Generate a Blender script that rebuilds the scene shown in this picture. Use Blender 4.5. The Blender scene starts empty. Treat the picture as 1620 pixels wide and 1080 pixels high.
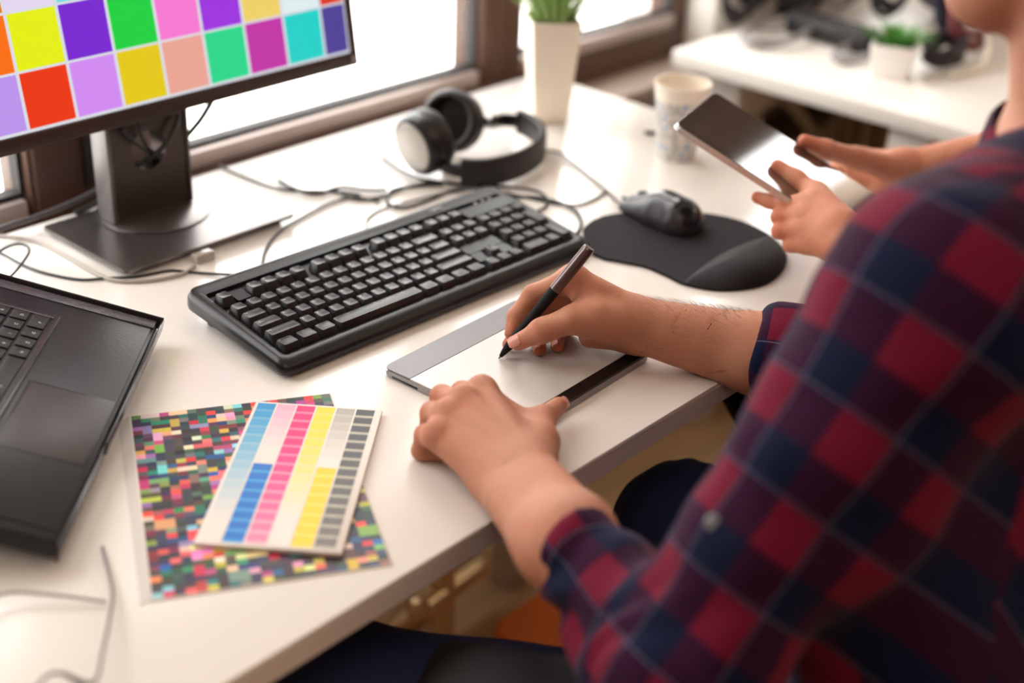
import bpy, bmesh, math, random
import numpy as np
from mathutils import Vector, Matrix
random.seed(7)
rng = np.random.default_rng(5)
sc = bpy.context.scene
COL = sc.collection
PI = math.pi
DZ = .75                       # desk top height; all coordinates below are relative to the desk top

# ------------------------------------------------------------------ camera
F, PX, PY = 2190., 810., 540.
_p, _r = math.radians(28.2), math.radians(2.6)
_fw = np.array([0, math.cos(_p), -math.sin(_p)]); _rt = np.array([1., 0, 0]); _up = np.array([0, math.sin(_p), math.cos(_p)])
_R = _rt*math.cos(_r)+_up*math.sin(_r); _U = -_rt*math.sin(_r)+_up*math.cos(_r)
_T = .857
_D = np.array([math.cos(_T), math.sin(_T), 0]); _N = np.array([-math.sin(_T), math.cos(_T), 0])
def _dk(v): return np.array([v@_D, v@_N, v[2]])
FW, RT, UPV = _dk(_fw), _dk(_R), _dk(_U)
O = np.array([0, -.632, .683])
def ray(x, y): return FW*F + RT*(x-PX) - UPV*(y-PY)
def U(x, y, z=0.):
    d = ray(x, y); return O+d*((z-O[2])/d[2])
def UD(x, y, dep): return O+ray(x, y)/F*dep
def UT(x, y, t):
    d = ray(x, y); return O+d*((t-O[1])/d[1])
camd = bpy.data.cameras.new('camera'); cam = bpy.data.objects.new('camera', camd); COL.objects.link(cam)
m = Matrix.Identity(4)
for i in range(3):
    m[i][0] = RT[i]; m[i][1] = UPV[i]; m[i][2] = -FW[i]
m[0][3], m[1][3], m[2][3] = O[0], O[1], O[2]+DZ
cam.matrix_world = m
camd.sensor_width = 36; camd.lens = F/1620*36; camd.clip_start = .05; camd.clip_end = 100
camd.dof.use_dof = True; camd.dof.focus_distance = 1.37; camd.dof.aperture_fstop = 2.0; camd.dof.aperture_blades = 0
sc.camera = cam

# ------------------------------------------------------------------ materials
def srgb(r, g, b):
    return tuple(((c/255)/12.92 if c/255 <= .04045 else ((c/255+.055)/1.055)**2.4) for c in (r, g, b))
def mat(name, col, rough=.5, metal=0., spec=.5, bump=0, bscale=200, var=0, vscale=20, coat=0, trans=0, sss=0, ior=1.45, emit=0, stretch=None):
    mt = bpy.data.materials.new(name); mt.use_nodes = True
    nt = mt.node_tree; b = nt.nodes['Principled BSDF']
    b.inputs['Base Color'].default_value = (*col, 1); b.inputs['Roughness'].default_value = rough
    b.inputs['Metallic'].default_value = metal; b.inputs['Specular IOR Level'].default_value = spec
    b.inputs['Coat Weight'].default_value = coat; b.inputs['Coat Roughness'].default_value = .08
    b.inputs['Transmission Weight'].default_value = trans; b.inputs['IOR'].default_value = ior
    if sss:
        b.inputs['Subsurface Weight'].default_value = sss; b.inputs['Subsurface Radius'].default_value = (.01, .004, .002); b.inputs['Subsurface Scale'].default_value = 1
    if emit:
        b.inputs['Emission Color'].default_value = (*col, 1); b.inputs['Emission Strength'].default_value = emit
    tc = nt.nodes.new('ShaderNodeTexCoord'); src = tc.outputs['Object']
    if stretch:
        mp = nt.nodes.new('ShaderNodeMapping'); mp.inputs['Scale'].default_value = stretch; nt.links.new(src, mp.inputs[0]); src = mp.outputs[0]
    if bump:
        n = nt.nodes.new('ShaderNodeTexNoise'); n.inputs['Scale'].default_value = bscale; n.inputs['Detail'].default_value = 3; nt.links.new(src, n.inputs['Vector'])
        bp = nt.nodes.new('ShaderNodeBump'); bp.inputs['Strength'].default_value = bump; bp.inputs['Distance'].default_value = .001
        nt.links.new(n.outputs[0], bp.inputs['Height']); nt.links.new(bp.outputs[0], b.inputs['Normal'])
    if var:
        n = nt.nodes.new('ShaderNodeTexNoise'); n.inputs['Scale'].default_value = vscale; n.inputs['Detail'].default_value = 5; nt.links.new(src, n.inputs['Vector'])
        mx = nt.nodes.new('ShaderNodeMix'); mx.data_type = 'RGBA'
        mx.inputs[6].default_value = (*[c*(1-var) for c in col], 1); mx.inputs[7].default_value = (*[min(1, c*(1+var)) for c in col], 1)
        nt.links.new(n.outputs[0], mx.inputs[0]); nt.links.new(mx.outputs[2], b.inputs['Base Color'])
    return mt
def N(nt, t, **kw):
    n = nt.nodes.new(t)
    for k, v in kw.items(): setattr(n, k, v)
    return n

# ------------------------------------------------------------------ mesh builder
ORG = {}
def root_of(o):
    while o.parent: o = o.parent
    return o
class MB:
    def __init__(s): s.v, s.f, s.m, s.uv = [], [], [], None
    def add(s, vs, fs, mi=0, M=None):
        n = len(s.v)
        for v in vs:
            v = Vector(v)
            if M is not None: v = M @ v
            s.v.append(tuple(v))
        for f in fs: s.f.append([n+i for i in f]); s.m.append(mi)
        return s
    def bm(s, b, mi=0, M=None):
        b.verts.index_update(); s.add([v.co for v in b.verts], [[v.index for v in f.verts] for f in b.faces], mi, M); b.free(); return s
    def box(s, c, size, bev=0, mi=0, M=None, seg=2):
        b = bmesh.new(); bmesh.ops.create_cube(b, size=1)
        for v in b.verts: v.co = Vector((v.co[0]*size[0]+c[0], v.co[1]*size[1]+c[1], v.co[2]*size[2]+c[2]))
        if bev: bmesh.ops.bevel(b, geom=b.edges[:], offset=bev, segments=seg, affect='EDGES', profile=.5)
        return s.bm(b, mi, M)
    def prism(s, pts, z0, z1, bev=0, mi=0, M=None, seg=2):
        b = bmesh.new(); n = len(pts)
        lo = [b.verts.new((p[0], p[1], z0)) for p in pts]; hi = [b.verts.new((p[0], p[1], z1)) for p in pts]
        b.faces.new(lo[::-1]); top = b.faces.new(hi)
        for i in range(n): b.faces.new((lo[i], lo[(i+1) % n], hi[(i+1) % n], hi[i]))
        if bev: bmesh.ops.bevel(b, geom=[e for e in b.edges if abs(e.verts[0].co.z-e.verts[1].co.z) < 1e-6], offset=bev, segments=seg, affect='EDGES')
        return s.bm(b, mi, M)
    def tube(s, path, r, n=10, mi=0, M=None, cap=True, flat=None):
        P = [Vector(p) for p in path]; k = len(P)
        R = r if isinstance(r, (list, tuple)) else [r]*k
        up = None; vs = []; fs = []
        for i in range(k):
            t = (P[min(i+1, k-1)]-P[max(i-1, 0)]).normalized()
            if up is None:
                up = Vector((0, 0, 1)) if abs(t.z) < .9 else Vector((1, 0, 0))
            a = up-t*up.dot(t)
            if a.length < 1e-5: a = t.orthogonal()
            a.normalize(); up = a; b = t.cross(a)
            fx, fy = (flat or (1, 1))
            for j in range(n):
                w = 2*PI*j/n; vs.append(P[i]+a*(math.cos(w)*R[i]*fx)+b*(math.sin(w)*R[i]*fy))
        for i in range(k-1):
            for j in range(n):
                j2 = (j+1) % n; fs.append((i*n+j, i*n+j2, (i+1)*n+j2, (i+1)*n+j))
        if cap: fs.append(list(range(n))[::-1]); fs.append([(k-1)*n+j for j in range(n)])
        return s.add(vs, fs, mi, M)
    def lathe(s, prof, n=32, mi=0, M=None):
        vs = []; fs = []; k = len(prof)
        for r, z in prof:
            for j in range(n): vs.append((max(r, 1e-5)*math.cos(2*PI*j/n), max(r, 1e-5)*math.sin(2*PI*j/n), z))
        for i in range(k-1):
            for j in range(n): fs.append((i*n+j, i*n+(j+1) % n, (i+1)*n+(j+1) % n, (i+1)*n+j))
        return s.add(vs, fs, mi, M)
    def build(s, name, mats, parent=None, smooth=35, uvs=None):
        return mesh_obj(name, s.v, s.f, mats, parent, smooth, s.m, uvs)
def mesh_obj(name, vs, fs, mats, parent=None, smooth=35, mi=None, uvs=None, local=False):
    vs = np.array(vs, dtype=float).reshape(-1, 3)
    if local: off = np.zeros(3)
    elif parent is not None:
        if parent in ORG: off = ORG[parent]
        else: off = ORG[root_of(parent)]
    else:
        off = np.array([(vs[:, 0].min()+vs[:, 0].max())/2, (vs[:, 1].min()+vs[:, 1].max())/2, vs[:, 2].min()])
    me = bpy.data.meshes.new(name)
    me.from_pydata((vs-off).tolist(), [], [list(map(int, f)) for f in fs] if not isinstance(fs, np.ndarray) else fs.tolist()); me.update()
    if not isinstance(mats, (list, tuple)): mats = [mats]
    for x in mats: me.materials.append(x)
    if mi is not None and len(mats) > 1: me.polygons.foreach_set('material_index', list(mi))
    if smooth:
        me.shade_smooth()
        if smooth < 180: me.set_sharp_from_angle(angle=math.radians(smooth))
    if uvs is not None:
        l = me.uv_layers.new(name='UVMap'); l.data.foreach_set('uv', np.asarray(uvs, dtype=np.float32).ravel())
    o = bpy.data.objects.new(name, me); COL.objects.link(o)
    if parent is not None: o.parent = parent
    else:
        o.location = (off[0], off[1], off[2]+DZ)
        ORG[o] = off
    return o
def tag(o, label=None, cat=None, group=None, kind=None):
    if label: o['label'] = label
    if cat: o['category'] = cat
    if group: o['group'] = group
    if kind: o['kind'] = kind
    return o
def thing(name, loc, label, cat, group=None, rz=0, local=False):
    o = bpy.data.objects.new(name, None); COL.objects.link(o); o.empty_display_size = .05
    o.location = (loc[0], loc[1], loc[2]+DZ); o.rotation_euler = (0, 0, rz)
    ORG[o] = np.zeros(3) if local else np.array(loc, float)
    return tag(o, label, cat, group)
def struct(o): o['kind'] = 'structure'; return o
def spline(pts, k=8):
    P = [Vector(p) for p in pts]; out = []
    for i in range(len(P)-1):
        p0 = P[max(i-1, 0)]; p1 = P[i]; p2 = P[i+1]; p3 = P[min(i+2, len(P)-1)]
        for j in range(k):
            t = j/k
            out.append(.5*((2*p1)+(p2-p0)*t+(2*p0-5*p1+4*p2-p3)*t*t+(3*p1-p0-3*p2+p3)*t**3))
    out.append(P[-1]); return out
def rrect(x0, y0, x1, y1, r, n=5):
    out = []
    for cx, cy, a0 in ((x1-r, y0+r, -90), (x1-r, y1-r, 0), (x0+r, y1-r, 90), (x0+r, y0+r, 180)):
        for i in range(n+1):
            a = math.radians(a0+90*i/n); out.append((cx+r*math.cos(a), cy+r*math.sin(a)))
    return out
def frame(o, x, y=None, z=None):
    x = Vector(x).normalized()
    if z is not None:
        z = Vector(z); z = (z-x*z.dot(x)).normalized(); y = z.cross(x)
    else:
        y = Vector(y); y = (y-x*y.dot(x)).normalized(); z = x.cross(y)
    M = Matrix.Identity(4)
    for i in range(3): M[i][0], M[i][1], M[i][2], M[i][3] = x[i], y[i], z[i], o[i]
    return M

# ------------------------------------------------------------------ smooth-union bodies (surface nets)
class Fld:
    """round cones; 'core' blended together, each 'limb' blended into the core but not into its neighbours"""
    def __init__(s): s.P = []; s.grp = []; s.k = []; s.gk = {}; s.disp = None; s.cuts = []
    def cone(s, a, b, ra, rb=None, k=.012, g=0, flat=None, cap=''):
        s.P.append((np.array(a, np.float32), np.array(b, np.float32), ra, ra if rb is None else rb, flat, cap)); s.grp.append(g); s.k.append(k); return s
    def chain(s, pts, rs, k=.006, g=0, gk=.012):
        for i in range(len(pts)-1): s.cone(pts[i], pts[i+1], rs[i], rs[i+1], k, g)
        if g: s.gk[g] = gk
    def prim(s, i, p):
        a, b, ra, rb, fl, cap = s.P[i]
        ab = b-a; L = float(ab@ab)+1e-12; pa = p-a
        tt = pa@ab/L; t = np.clip(tt, 0, 1); q = pa-t[:, None]*ab
        if cap:
            if 'a' in cap and 'b' not in cap: t = np.minimum(tt, 1)
            if 'b' in cap: t = np.maximum(tt, 0)
            q = pa-t[:, None]*ab; d = np.sqrt((q*q).sum(1))-(ra+(rb-ra)*np.clip(t, 0, 1)); l = L**.5
            if 'a' in cap: d = -s.smin(-d, tt*l, .006)
            if 'b' in cap: d = -s.smin(-d, (1-tt)*l, .006)
            return d
        if fl is not None:
            n, f = fl; n = np.array(n, np.float32); n = n/np.linalg.norm(n)
            q = q+n*((q@n)*(1/f-1))[:, None]
            return (np.sqrt((q*q).sum(1))-(ra+(rb-ra)*t))*max(f, .5)
        return np.sqrt((q*q).sum(1))-(ra+(rb-ra)*t)
    @staticmethod
    def smin(a, b, k):
        h = np.maximum(k-np.abs(a-b), 0)/k
        return np.minimum(a, b)-h*h*k*.25
    def ev(s, p, act=None, raw=False):
        core = None; limbs = {}
        for i in (range(len(s.P)) if act is None else act):
            d = s.prim(i, p); g = s.grp[i]
            if g == 0: core = d if core is None else s.smin(core, d, s.k[i])
            else: limbs[g] = d if g not in limbs else s.smin(limbs[g], d, s.k[i])
        if core is None: core = np.full(len(p), 9., np.float32)
        out = core
        for g, d in limbs.items():
            j = s.smin(core, d, s.gk.get(g, .012)); out = s.smin(out, j, .0012)
        if s.disp is not None and not raw: out = out+s.disp(p)
        for c, n in s.cuts: out = np.maximum(out, (p-c)@n)
        return out
def sdf_mesh(fl, h, B=14, pad=.01):
    lo = np.min([np.minimum(p[0], p[1])-max(p[2], p[3]) for p in fl.P], 0)-pad
    hi = np.max([np.maximum(p[0], p[1])+max(p[2], p[3]) for p in fl.P], 0)+pad
    nb = np.ceil((hi-lo)/(h*B)).astype(int)+1
    G = np.stack(np.meshgrid(*[np.arange(n) for n in nb], indexing='ij'), -1).reshape(-1, 3)
    C = (lo+(G+.5)*h*B).astype(np.float32)
    rad = .866*h*(B+2)
    D = np.stack([fl.prim(i, C) for i in range(len(fl.P))])
    dm = D.min(0)
    sel = np.where(dm < rad+.02)[0]
    dims = nb*B+4; VK, VP, Q = [], [], []
    n = B+3
    loc = np.stack(np.meshgrid(*[np.arange(n) for _ in range(3)], indexing='ij'), -1).reshape(-1, 3)-1
    offs = [(0, 0, 0), (1, 0, 0), (0, 1, 0), (1, 1, 0), (0, 0, 1), (1, 0, 1), (0, 1, 1), (1, 1, 1)]
    edges = [(0, 1), (2, 3), (4, 5), (6, 7), (0, 2), (1, 3), (4, 6), (5, 7), (0, 4), (1, 5), (2, 6), (3, 7)]
    for bi in sel:
        act = np.where(D[:, bi] < max(dm[bi], 0)+2*rad+.03)[0]
        c1 = fl.ev(C[bi:bi+1], act)[0]
        if c1 > rad*1.4+.01 or c1 < -rad*1.8-.03: continue
        base = G[bi]*B
        pts = (lo+(base+loc)*h).astype(np.float32)
        v = fl.ev(pts, act).reshape(n, n, n)
        sg = v < 0
        if sg.all() or not sg.any(): continue
        m_ = n-1
        vals = [v[o[0]:o[0]+m_, o[1]:o[1]+m_, o[2]:o[2]+m_] for o in offs]
        cnt = sum((x < 0).astype(int) for x in vals)
        cell = (cnt > 0) & (cnt < 8)
        ci = np.argwhere(cell)
        vv = np.stack([x[cell] for x in vals], 1)
        acc = np.zeros((len(ci), 3)); num = np.zeros(len(ci))
        for a, b in edges:
            x = (vv[:, a] < 0) != (vv[:, b] < 0)
            t = np.where(x, vv[:, a]/np.where(x, vv[:, a]-vv[:, b], 1), 0)
            pa = np.array(offs[a]); pb = np.array(offs[b])
            acc += np.where(x[:, None], pa+t[:, None]*(pb-pa), 0); num += x
        pos = lo+(base+ci-1+acc/num[:, None])*h
        gid = base+ci-1+1
        VK.append((gid[:, 0]*dims[1]+gid[:, 1])*dims[2]+gid[:, 2]); VP.append(pos)
        for ax in range(3):
            A = sg[1:-2, 1:-2, 1:-2]
            sl = [slice(1, -2)]*3; sl[ax] = slice(2, -1)
            Bv = sg[tuple(sl)]
            e = np.argwhere(A != Bv)
            if not len(e): continue
            flip = A[e[:, 0], e[:, 1], e[:, 2]]
            e = e+1
            u, w = [(1, 2), (2, 0), (0, 1)][ax]
            q = []
            for du, dw in ((0, 0), (-1, 0), (-1, -1), (0, -1)):
                c = e.copy(); c[:, u] += du; c[:, w] += dw
                g = base+c
                q.append((g[:, 0]*dims[1]+g[:, 1])*dims[2]+g[:, 2])
            q = np.stack(q, 1)
            q[~flip] = q[~flip][:, ::-1]
            Q.append(q)
    K = np.concatenate(VK); P = np.concatenate(VP); Q = np.concatenate(Q)
    ku, idx = np.unique(K, return_index=True)
    P = P[idx]; qi = np.searchsorted(ku, Q)
    qi = np.clip(qi, 0, len(ku)-1)
    ok = (ku[qi] == Q).all(1)
    return P, qi[ok]
def noise3(p, s, seed=0):
    q = p*s; i = np.floor(q).astype(np.int64); f = q-i; f = f*f*(3-2*f); out = 0
    for dx in (0, 1):
        for dy in (0, 1):
            for dz in (0, 1):
                hh = (i[:, 0]+dx)*374761393+(i[:, 1]+dy)*668265263+(i[:, 2]+dz)*2147483647+seed*1274126177
                hh = (hh ^ (hh >> 13))*1274126177; hh = (hh ^ (hh >> 16)) & 0xffff
                w = (f[:, 0] if dx else 1-f[:, 0])*(f[:, 1] if dy else 1-f[:, 1])*(f[:, 2] if dz else 1-f[:, 2])
                out = out+w*(hh/65535.-.5)
    return out.astype(np.float32)

# ================================================================== SETTING
M_floor = mat('floor_wood', srgb(214, 178, 134), .35, bump=.2, bscale=30, var=.35, vscale=3, stretch=(1, 12, 1))
M_wall = mat('wall_paint', srgb(196, 178, 160), .8, bump=.1, bscale=60, var=.03)
M_ceil = mat('ceiling_paint', srgb(236, 230, 222), .9, var=.02)
M_brown = mat('brown_frame', srgb(92, 66, 54), .4, bump=.3, bscale=40, var=.12, vscale=6, stretch=(1, 1, 8))
M_gasket = mat('black_gasket', srgb(48, 44, 44), .6, var=.1)
M_bead = mat('silver_bead', srgb(196, 182, 176), .35, metal=.3, var=.05)
M_sill = mat('sill_stone', srgb(168, 152, 140), .5, var=.1, vscale=20)
M_pier = mat('pier_white', srgb(240, 236, 230), .7, var=.02)
glass = bpy.data.materials.new('window_glass'); glass.use_nodes = True
_n = glass.node_tree; _n.nodes.clear()
_o = N(_n, 'ShaderNodeOutputMaterial'); _a = N(_n, 'ShaderNodeBsdfTransparent'); _g = N(_n, 'ShaderNodeBsdfGlossy'); _x = N(_n, 'ShaderNodeMixShader'); _x.inputs[0].default_value = .06
_g.inputs['Roughness'].default_value = .02
_n.links.new(_a.outputs[0], _x.inputs[1]); _n.links.new(_g.outputs[0], _x.inputs[2]); _n.links.new(_x.outputs[0], _o.inputs[0])

X0, X1, Y0, Y1, ZF, ZC = -2.2, 6.6, -3.2, .85, -.75, 1.95
struct(MB().box(((X0+X1)/2, (Y0+Y1)/2, ZF-.03), (X1-X0+.6, Y1-Y0+.7, .06)).build('floor', M_floor))
struct(MB().box(((X0+X1)/2, (Y0+Y1)/2, ZC+.03), (X1-X0+.6, Y1-Y0+.7, .06)).build('ceiling', M_ceil))
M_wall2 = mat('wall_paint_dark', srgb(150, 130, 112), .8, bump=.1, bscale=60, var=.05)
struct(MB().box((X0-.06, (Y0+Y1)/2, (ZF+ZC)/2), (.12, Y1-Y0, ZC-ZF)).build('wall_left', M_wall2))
struct(MB().box((X1+.06, (Y0+Y1)/2, (ZF+ZC)/2), (.12, Y1-Y0, ZC-ZF)).build('wall_right', M_wall))
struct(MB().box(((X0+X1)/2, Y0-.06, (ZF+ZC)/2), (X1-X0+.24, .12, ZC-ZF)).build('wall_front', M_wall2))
# window wall: bays (glass spans along the wall)
bays = [(-.30, .79), (1.0, 1.598), (1.70, 2.135), (2.78, 3.2), (4.12, 6.2)]
ZG0, ZG1 = .015, 1.45
wb = MB()
wb.box(((X0+X1)/2, Y1+.12, (ZF-.075)/2), (X1-X0+.24, .2, -.075-ZF))                    # below the windows
wb.box(((X0+X1)/2, Y1+.12, (ZG1+.06+ZC)/2), (X1-X0+.24, .2, ZC-ZG1-.06))
wb.box(((X0+bays[0][0]-.06)/2, Y1+.12, (ZG1+.06-.075)/2), (bays[0][0]-.06-X0, .2, ZG1+.135))
wb.box(((X1+bays[-1][1]+.06)/2, Y1+.12, (ZG1+.06-.075)/2), (X1-bays[-1][1]-.06, .2, ZG1+.135))
struct(wb.build('wall_back', M_wall))
struct(MB().box((2.275, Y1+.04, (ZF+ZC)/2), (.22, .22, ZC-ZF), bev=.004).build('trim_1', M_pier))     # white pier
struct(MB().box((3.55, Y1-.04, -.09), (2.6, .16, .03), bev=.004).build('trim_3', M_sill))
struct(MB().box((1.95, Y1-.035, -.085), (.44, .12, .03), bev=.004).build('trim_2', M_sill))
struct(MB().box((2.555, Y1+.06, .72), (.34, .12, 1.62), bev=.004).build('trim_6', M_wall))
wp = MB()
for k in range(5): wp.box((3.26+.158*k+.079, Y1+.06, .72), (.156, .12, 1.62), bev=.004)
struct(wp.build('trim_5', M_brown))  # unseen brown planks, added to darken the reflection in the handheld tablet
# brown panelled pier between window one and two, with a dark slot
pw = MB().box((.895, Y1+.035, .7), (.19, .09, 1.6), bev=.004)
pw.box((.872, Y1-.012, .2), (.012, .01, .38), mi=1)
struct(pw.build('trim_4', [M_brown, M_gasket]))
struct(MB().box((2.83, Y1+.06, .01), (.90, .12, .17), bev=.003).build('trim_7', M_wall))
for k, (a, b) in enumerate(bays):
    ZG0 = .16 if k == 3 else .015
    r = thing('window_%d' % (k+1), ((a+b)/2, Y1+.03, ZG0), None, None); struct(r)
    fr = MB()
    w = .05
    fr.box(((a+b)/2, Y1+.03, ZG0-.065), (b-a+2*w, .07, .07), bev=.003)
    fr.box(((a+b)/2, Y1+.03, ZG1+.03), (b-a+2*w, .07, .06), bev=.003)
    fr.box((a-w/2-.004, Y1+.03, (ZG0+ZG1)/2), (w, .069, ZG1-ZG0+.06), bev=.003)
    fr.box((b+w/2+.004, Y1+.03, (ZG0+ZG1)/2), (w, .069, ZG1-ZG0+.06), bev=.003)
    fr.build('window_frame', M_brown, r)
    bd = MB().box(((a+b)/2, Y1+.012, ZG0-.018), (b-a, .03, .024), bev=.004)
    bd.build('glazing_bead', M_bead, r)
    g = MB()
    g.box(((a+b)/2, Y1+.02, ZG0-.003), (b-a+.006, .02, .007)); g.box(((a+b)/2, Y1+.02, ZG1), (b-a+.006, .02, .008))
    g.box((a-.003, Y1+.02, (ZG0+ZG1)/2), (.009, .02, ZG1-ZG0)); g.box((b+.003, Y1+.02, (ZG0+ZG1)/2), (.009, .02, ZG1-ZG0))
    g.build('gasket', M_gasket, r)
    MB().box(((a+b)/2, Y1+.03, (ZG0+ZG1)/2), (b-a, .006, ZG1-ZG0)).build('pane', glass, r)
ZG0 = .015
# baseboard
struct(MB().box(((X0+X1)/2, Y1+.012, ZF+.05), (X1-X0, .018, .1), bev=.003).build('baseboard_back', M_pier))

# ================================================================== DESK
M_desk = mat('desk_white', srgb(238, 232, 226), .16, spec=.6, var=.008, vscale=8)
M_desk_edge = mat('desk_edge_grey', srgb(222, 210, 206), .4, var=.04, vscale=15)
M_legw = mat('pale_steel', srgb(214, 200, 184), .3, metal=.2, var=.03)
dk = thing('desk', (.55, .4, ZF), 'white-topped office desk with a grey edge band carrying the keyboard', 'desk')
DX0 = -.62; DX1 = 1.684
t = MB().box(((DX0+DX1)/2, .3975, -.0035), (DX1-DX0, .795, .007), bev=.0012); t.build('desktop', M_desk, dk)
MB().box(((DX0+DX1)/2, .3975, -.0165), (DX1-DX0-.0006, .7945, .019)).build('edge_band', M_desk_edge, dk)
for x in (DX0+.08, 1.40):
    MB().box((x+.0, .56 if x > 1 else .10, (ZF-.026)/2), (.05, .05, -ZF-.026), bev=.004).build('leg', M_legw, dk)
    MB().box((x, .68, (ZF-.026)/2), (.05, .05, -ZF-.026), bev=.004).build('leg', M_legw, dk)
MB().box(((DX0+DX1)/2, .68, -.05), (1.9, .03, .045), bev=.003).build('crossbar', M_legw, dk)

# ================================================================== MONITOR
M_blk = mat('black_plastic', srgb(30, 27, 28), .35, bump=.1, bscale=900, var=.05)
M_bez = mat('bezel_brown_black', srgb(62, 48, 44), .24, spec=.6, bump=.05, bscale=1200, var=.05)
M_silver = mat('grey_metal', srgb(120, 114, 112), .32, metal=.85, bump=.05, bscale=1500, var=.05)
M_silverd = mat('dark_grey_metal', srgb(82, 72, 68), .34, metal=.7, bump=.05, bscale=1500, var=.05)
mon = thing('monitor', (.876, .70, 0), 'computer monitor showing a grid of coloured squares, on a grey stand', 'monitor')
# screen lies in a plane leaning back 8 degrees
MM = Matrix.Translation((1.196, .702, .134)) @ Matrix.Rotation(math.radians(-9), 4, 'X')
W_, H_ = .565, .335      # body, local x from -W to 0, z up from 0
bz = MB()
for c, s_ in (((-W_/2, .0, .009), (W_, .022, .018)), ((-W_/2, 0, H_-.004), (W_, .022, .008)), ((-.0055, 0, H_/2), (.011, .022, H_)), ((-W_+.004, 0, H_/2), (.008, .022, H_))):
    bz.box(c, s_, bev=.0015, M=MM)
bz.box((-W_/2, .014, H_/2), (W_-.01, .012, H_-.01), bev=.002, M=MM)
bz.box((-W_/2, .03, H_/2), (.3, .03, .2), bev=.01, M=MM)
bz.build('bezel', M_bez, mon)
# colour squares: one screen mesh, emission colours per square
SQ = [[(190,150,240),(240,52,0),(212,140,245),(232,204,0),(238,166,150),(22,218,142),(196,46,168),(0,212,204),(74,60,152)],
      [(255,112,0),(232,243,0),(120,32,212),(0,212,62),(250,122,212),(158,46,226),(243,212,104),(226,242,242),(225,50,30)],
      [(224,140,20),(232,218,245),(112,226,232),(250,190,20),(90,200,60),(70,90,220),(250,120,80),(180,220,40),(120,60,180)],
      [(60,190,250),(250,80,120),(140,220,90),(110,40,160),(250,160,40),(40,160,140),(230,60,60),(100,130,250),(250,220,60)],
      [(200,60,200),(60,210,100),(250,200,120),(40,80,200),(240,90,40),(150,210,250),(90,180,60),(250,140,190),(30,150,220)]]
scr = MB(); cols = []
def scrq(x0, z0, x1, z1, y, c):
    scr.add([(x0, y, z0), (x1, y, z0), (x1, y, z1), (x0, y, z1)], [(0, 1, 2, 3)], 0, MM); cols.append(srgb(*c))
scrq(-W_+.008, .018, -.011, H_-.008, -.0085, (222, 224, 232))
for j, row in enumerate(SQ):
    for i in range(9):
        xr = -1.196+.7205+.0603*i
        x0, x1 = xr-.0585+.0010, xr-.001
        z0 = .0215+.0625*j; z1 = z0+.0598
        x0 = max(x0, -W_+.01); x1 = min(x1, -.0135); z1 = min(z1, H_-.009)
        scrq(x0, z0, x1, z1, -.0088, row[i % 9])
so = scr.build('screen', [bpy.data.materials.new('screen_light')], mon, smooth=0)
ca = so.data.color_attributes.new('Col', 'FLOAT_COLOR', 'CORNER')
ca.data.foreach_set('color', np.repeat(np.array([(*c, 1) for c in cols], np.float32), 4, 0).ravel())
ms = so.data.materials[0]; ms.use_nodes = True
b = ms.node_tree.nodes['Principled BSDF']; at_ = N(ms.node_tree, 'ShaderNodeAttribute', attribute_name='Col')
b.inputs['Base Color'].default_value = (.02, .02, .02, 1); b.inputs['Roughness'].default_value = .3
ms.node_tree.links.new(at_.outputs['Color'], b.inputs['Emission Color']); b.inputs['Emission Strength'].default_value = .95
MB().lathe([(0, 0), (.005, 0), (.0055, .0012), (.0035, .002), (0, .002)], 20, M=MM @ Matrix.Translation((-.0085, -.0112, .0085)) @ Matrix.Rotation(PI/2, 4, 'X')).build('power_button', mat('button_silver', srgb(170, 160, 165), .3, metal=.6), mon)
# stand: base plate, round collar, column with a cable hole
BX0, BX1, BY0, BY1 = .759, 1.001, .594, .764
st = MB().prism(rrect(BX0, BY0, BX1, BY1, .004), .006, .0105, bev=.0012)
st.prism(rrect(BX0+.012, BY0+.012, BX1-.012, BY1-.012, .004), .0, .006)
st.build('stand_base', M_silver, mon)
MB().lathe([(0, .0105), (.066, .0105), (.068, .0118), (.066, .0128), (0, .0128)], 48, M=Matrix.Translation((.878, .714, 0))).build('collar', M_silver, mon)
cl = bmesh.new()
x0, x1, y0, y1 = .8235, .929, .708, .738
# front face with round hole: ring grid
HC = (.876, .092); HR = .024
def colface(y):
    outer = []; inner = []
    n = 32
    for i in range(n):
        a = 2*PI*i/n+PI/4; c, s_ = math.cos(a), math.sin(a); k = 1/max(abs(c), abs(s_))
        ox = HC[0]+(x1-HC[0] if c > 0 else HC[0]-x0)*c*k; oz = HC[1]+((.160-HC[1]) if s_ > 0 else (HC[1]-.0128))*s_*k
        outer.append((ox, y, oz)); inner.append((HC[0]+HR*c, y, HC[1]+HR*s_))
    return outer, inner
of, inf = colface(y0); ob, inb = colface(y1)
vs = of+inf+ob+inb; n = 32; fs = []
for i in range(n):
    j = (i+1) % n
    fs += [(i, j, n+j, n+i), (3*n+i, 3*n+j, 2*n+j, 2*n+i), (n+i, n+j, 3*n+j, 3*n+i), (i, 2*n+i, 2*n+j, j)]
cb = MB().add(vs, fs)
cb.build('stand_column', M_silverd, mon, smooth=30)
M_lt_ = mat('light_trim', srgb(118, 114, 114), .42, metal=.7)
MB().box((x0-.002, (y0+y1)/2-.002, .086), (.007, .034, .146), bev=.003).build('column_trim', M_lt_, mon)
MB().box((x1+.001, (y0+y1)/2-.002, .086), (.004, .034, .146), bev=.0018).build('column_trim', M_lt_, mon)

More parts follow.
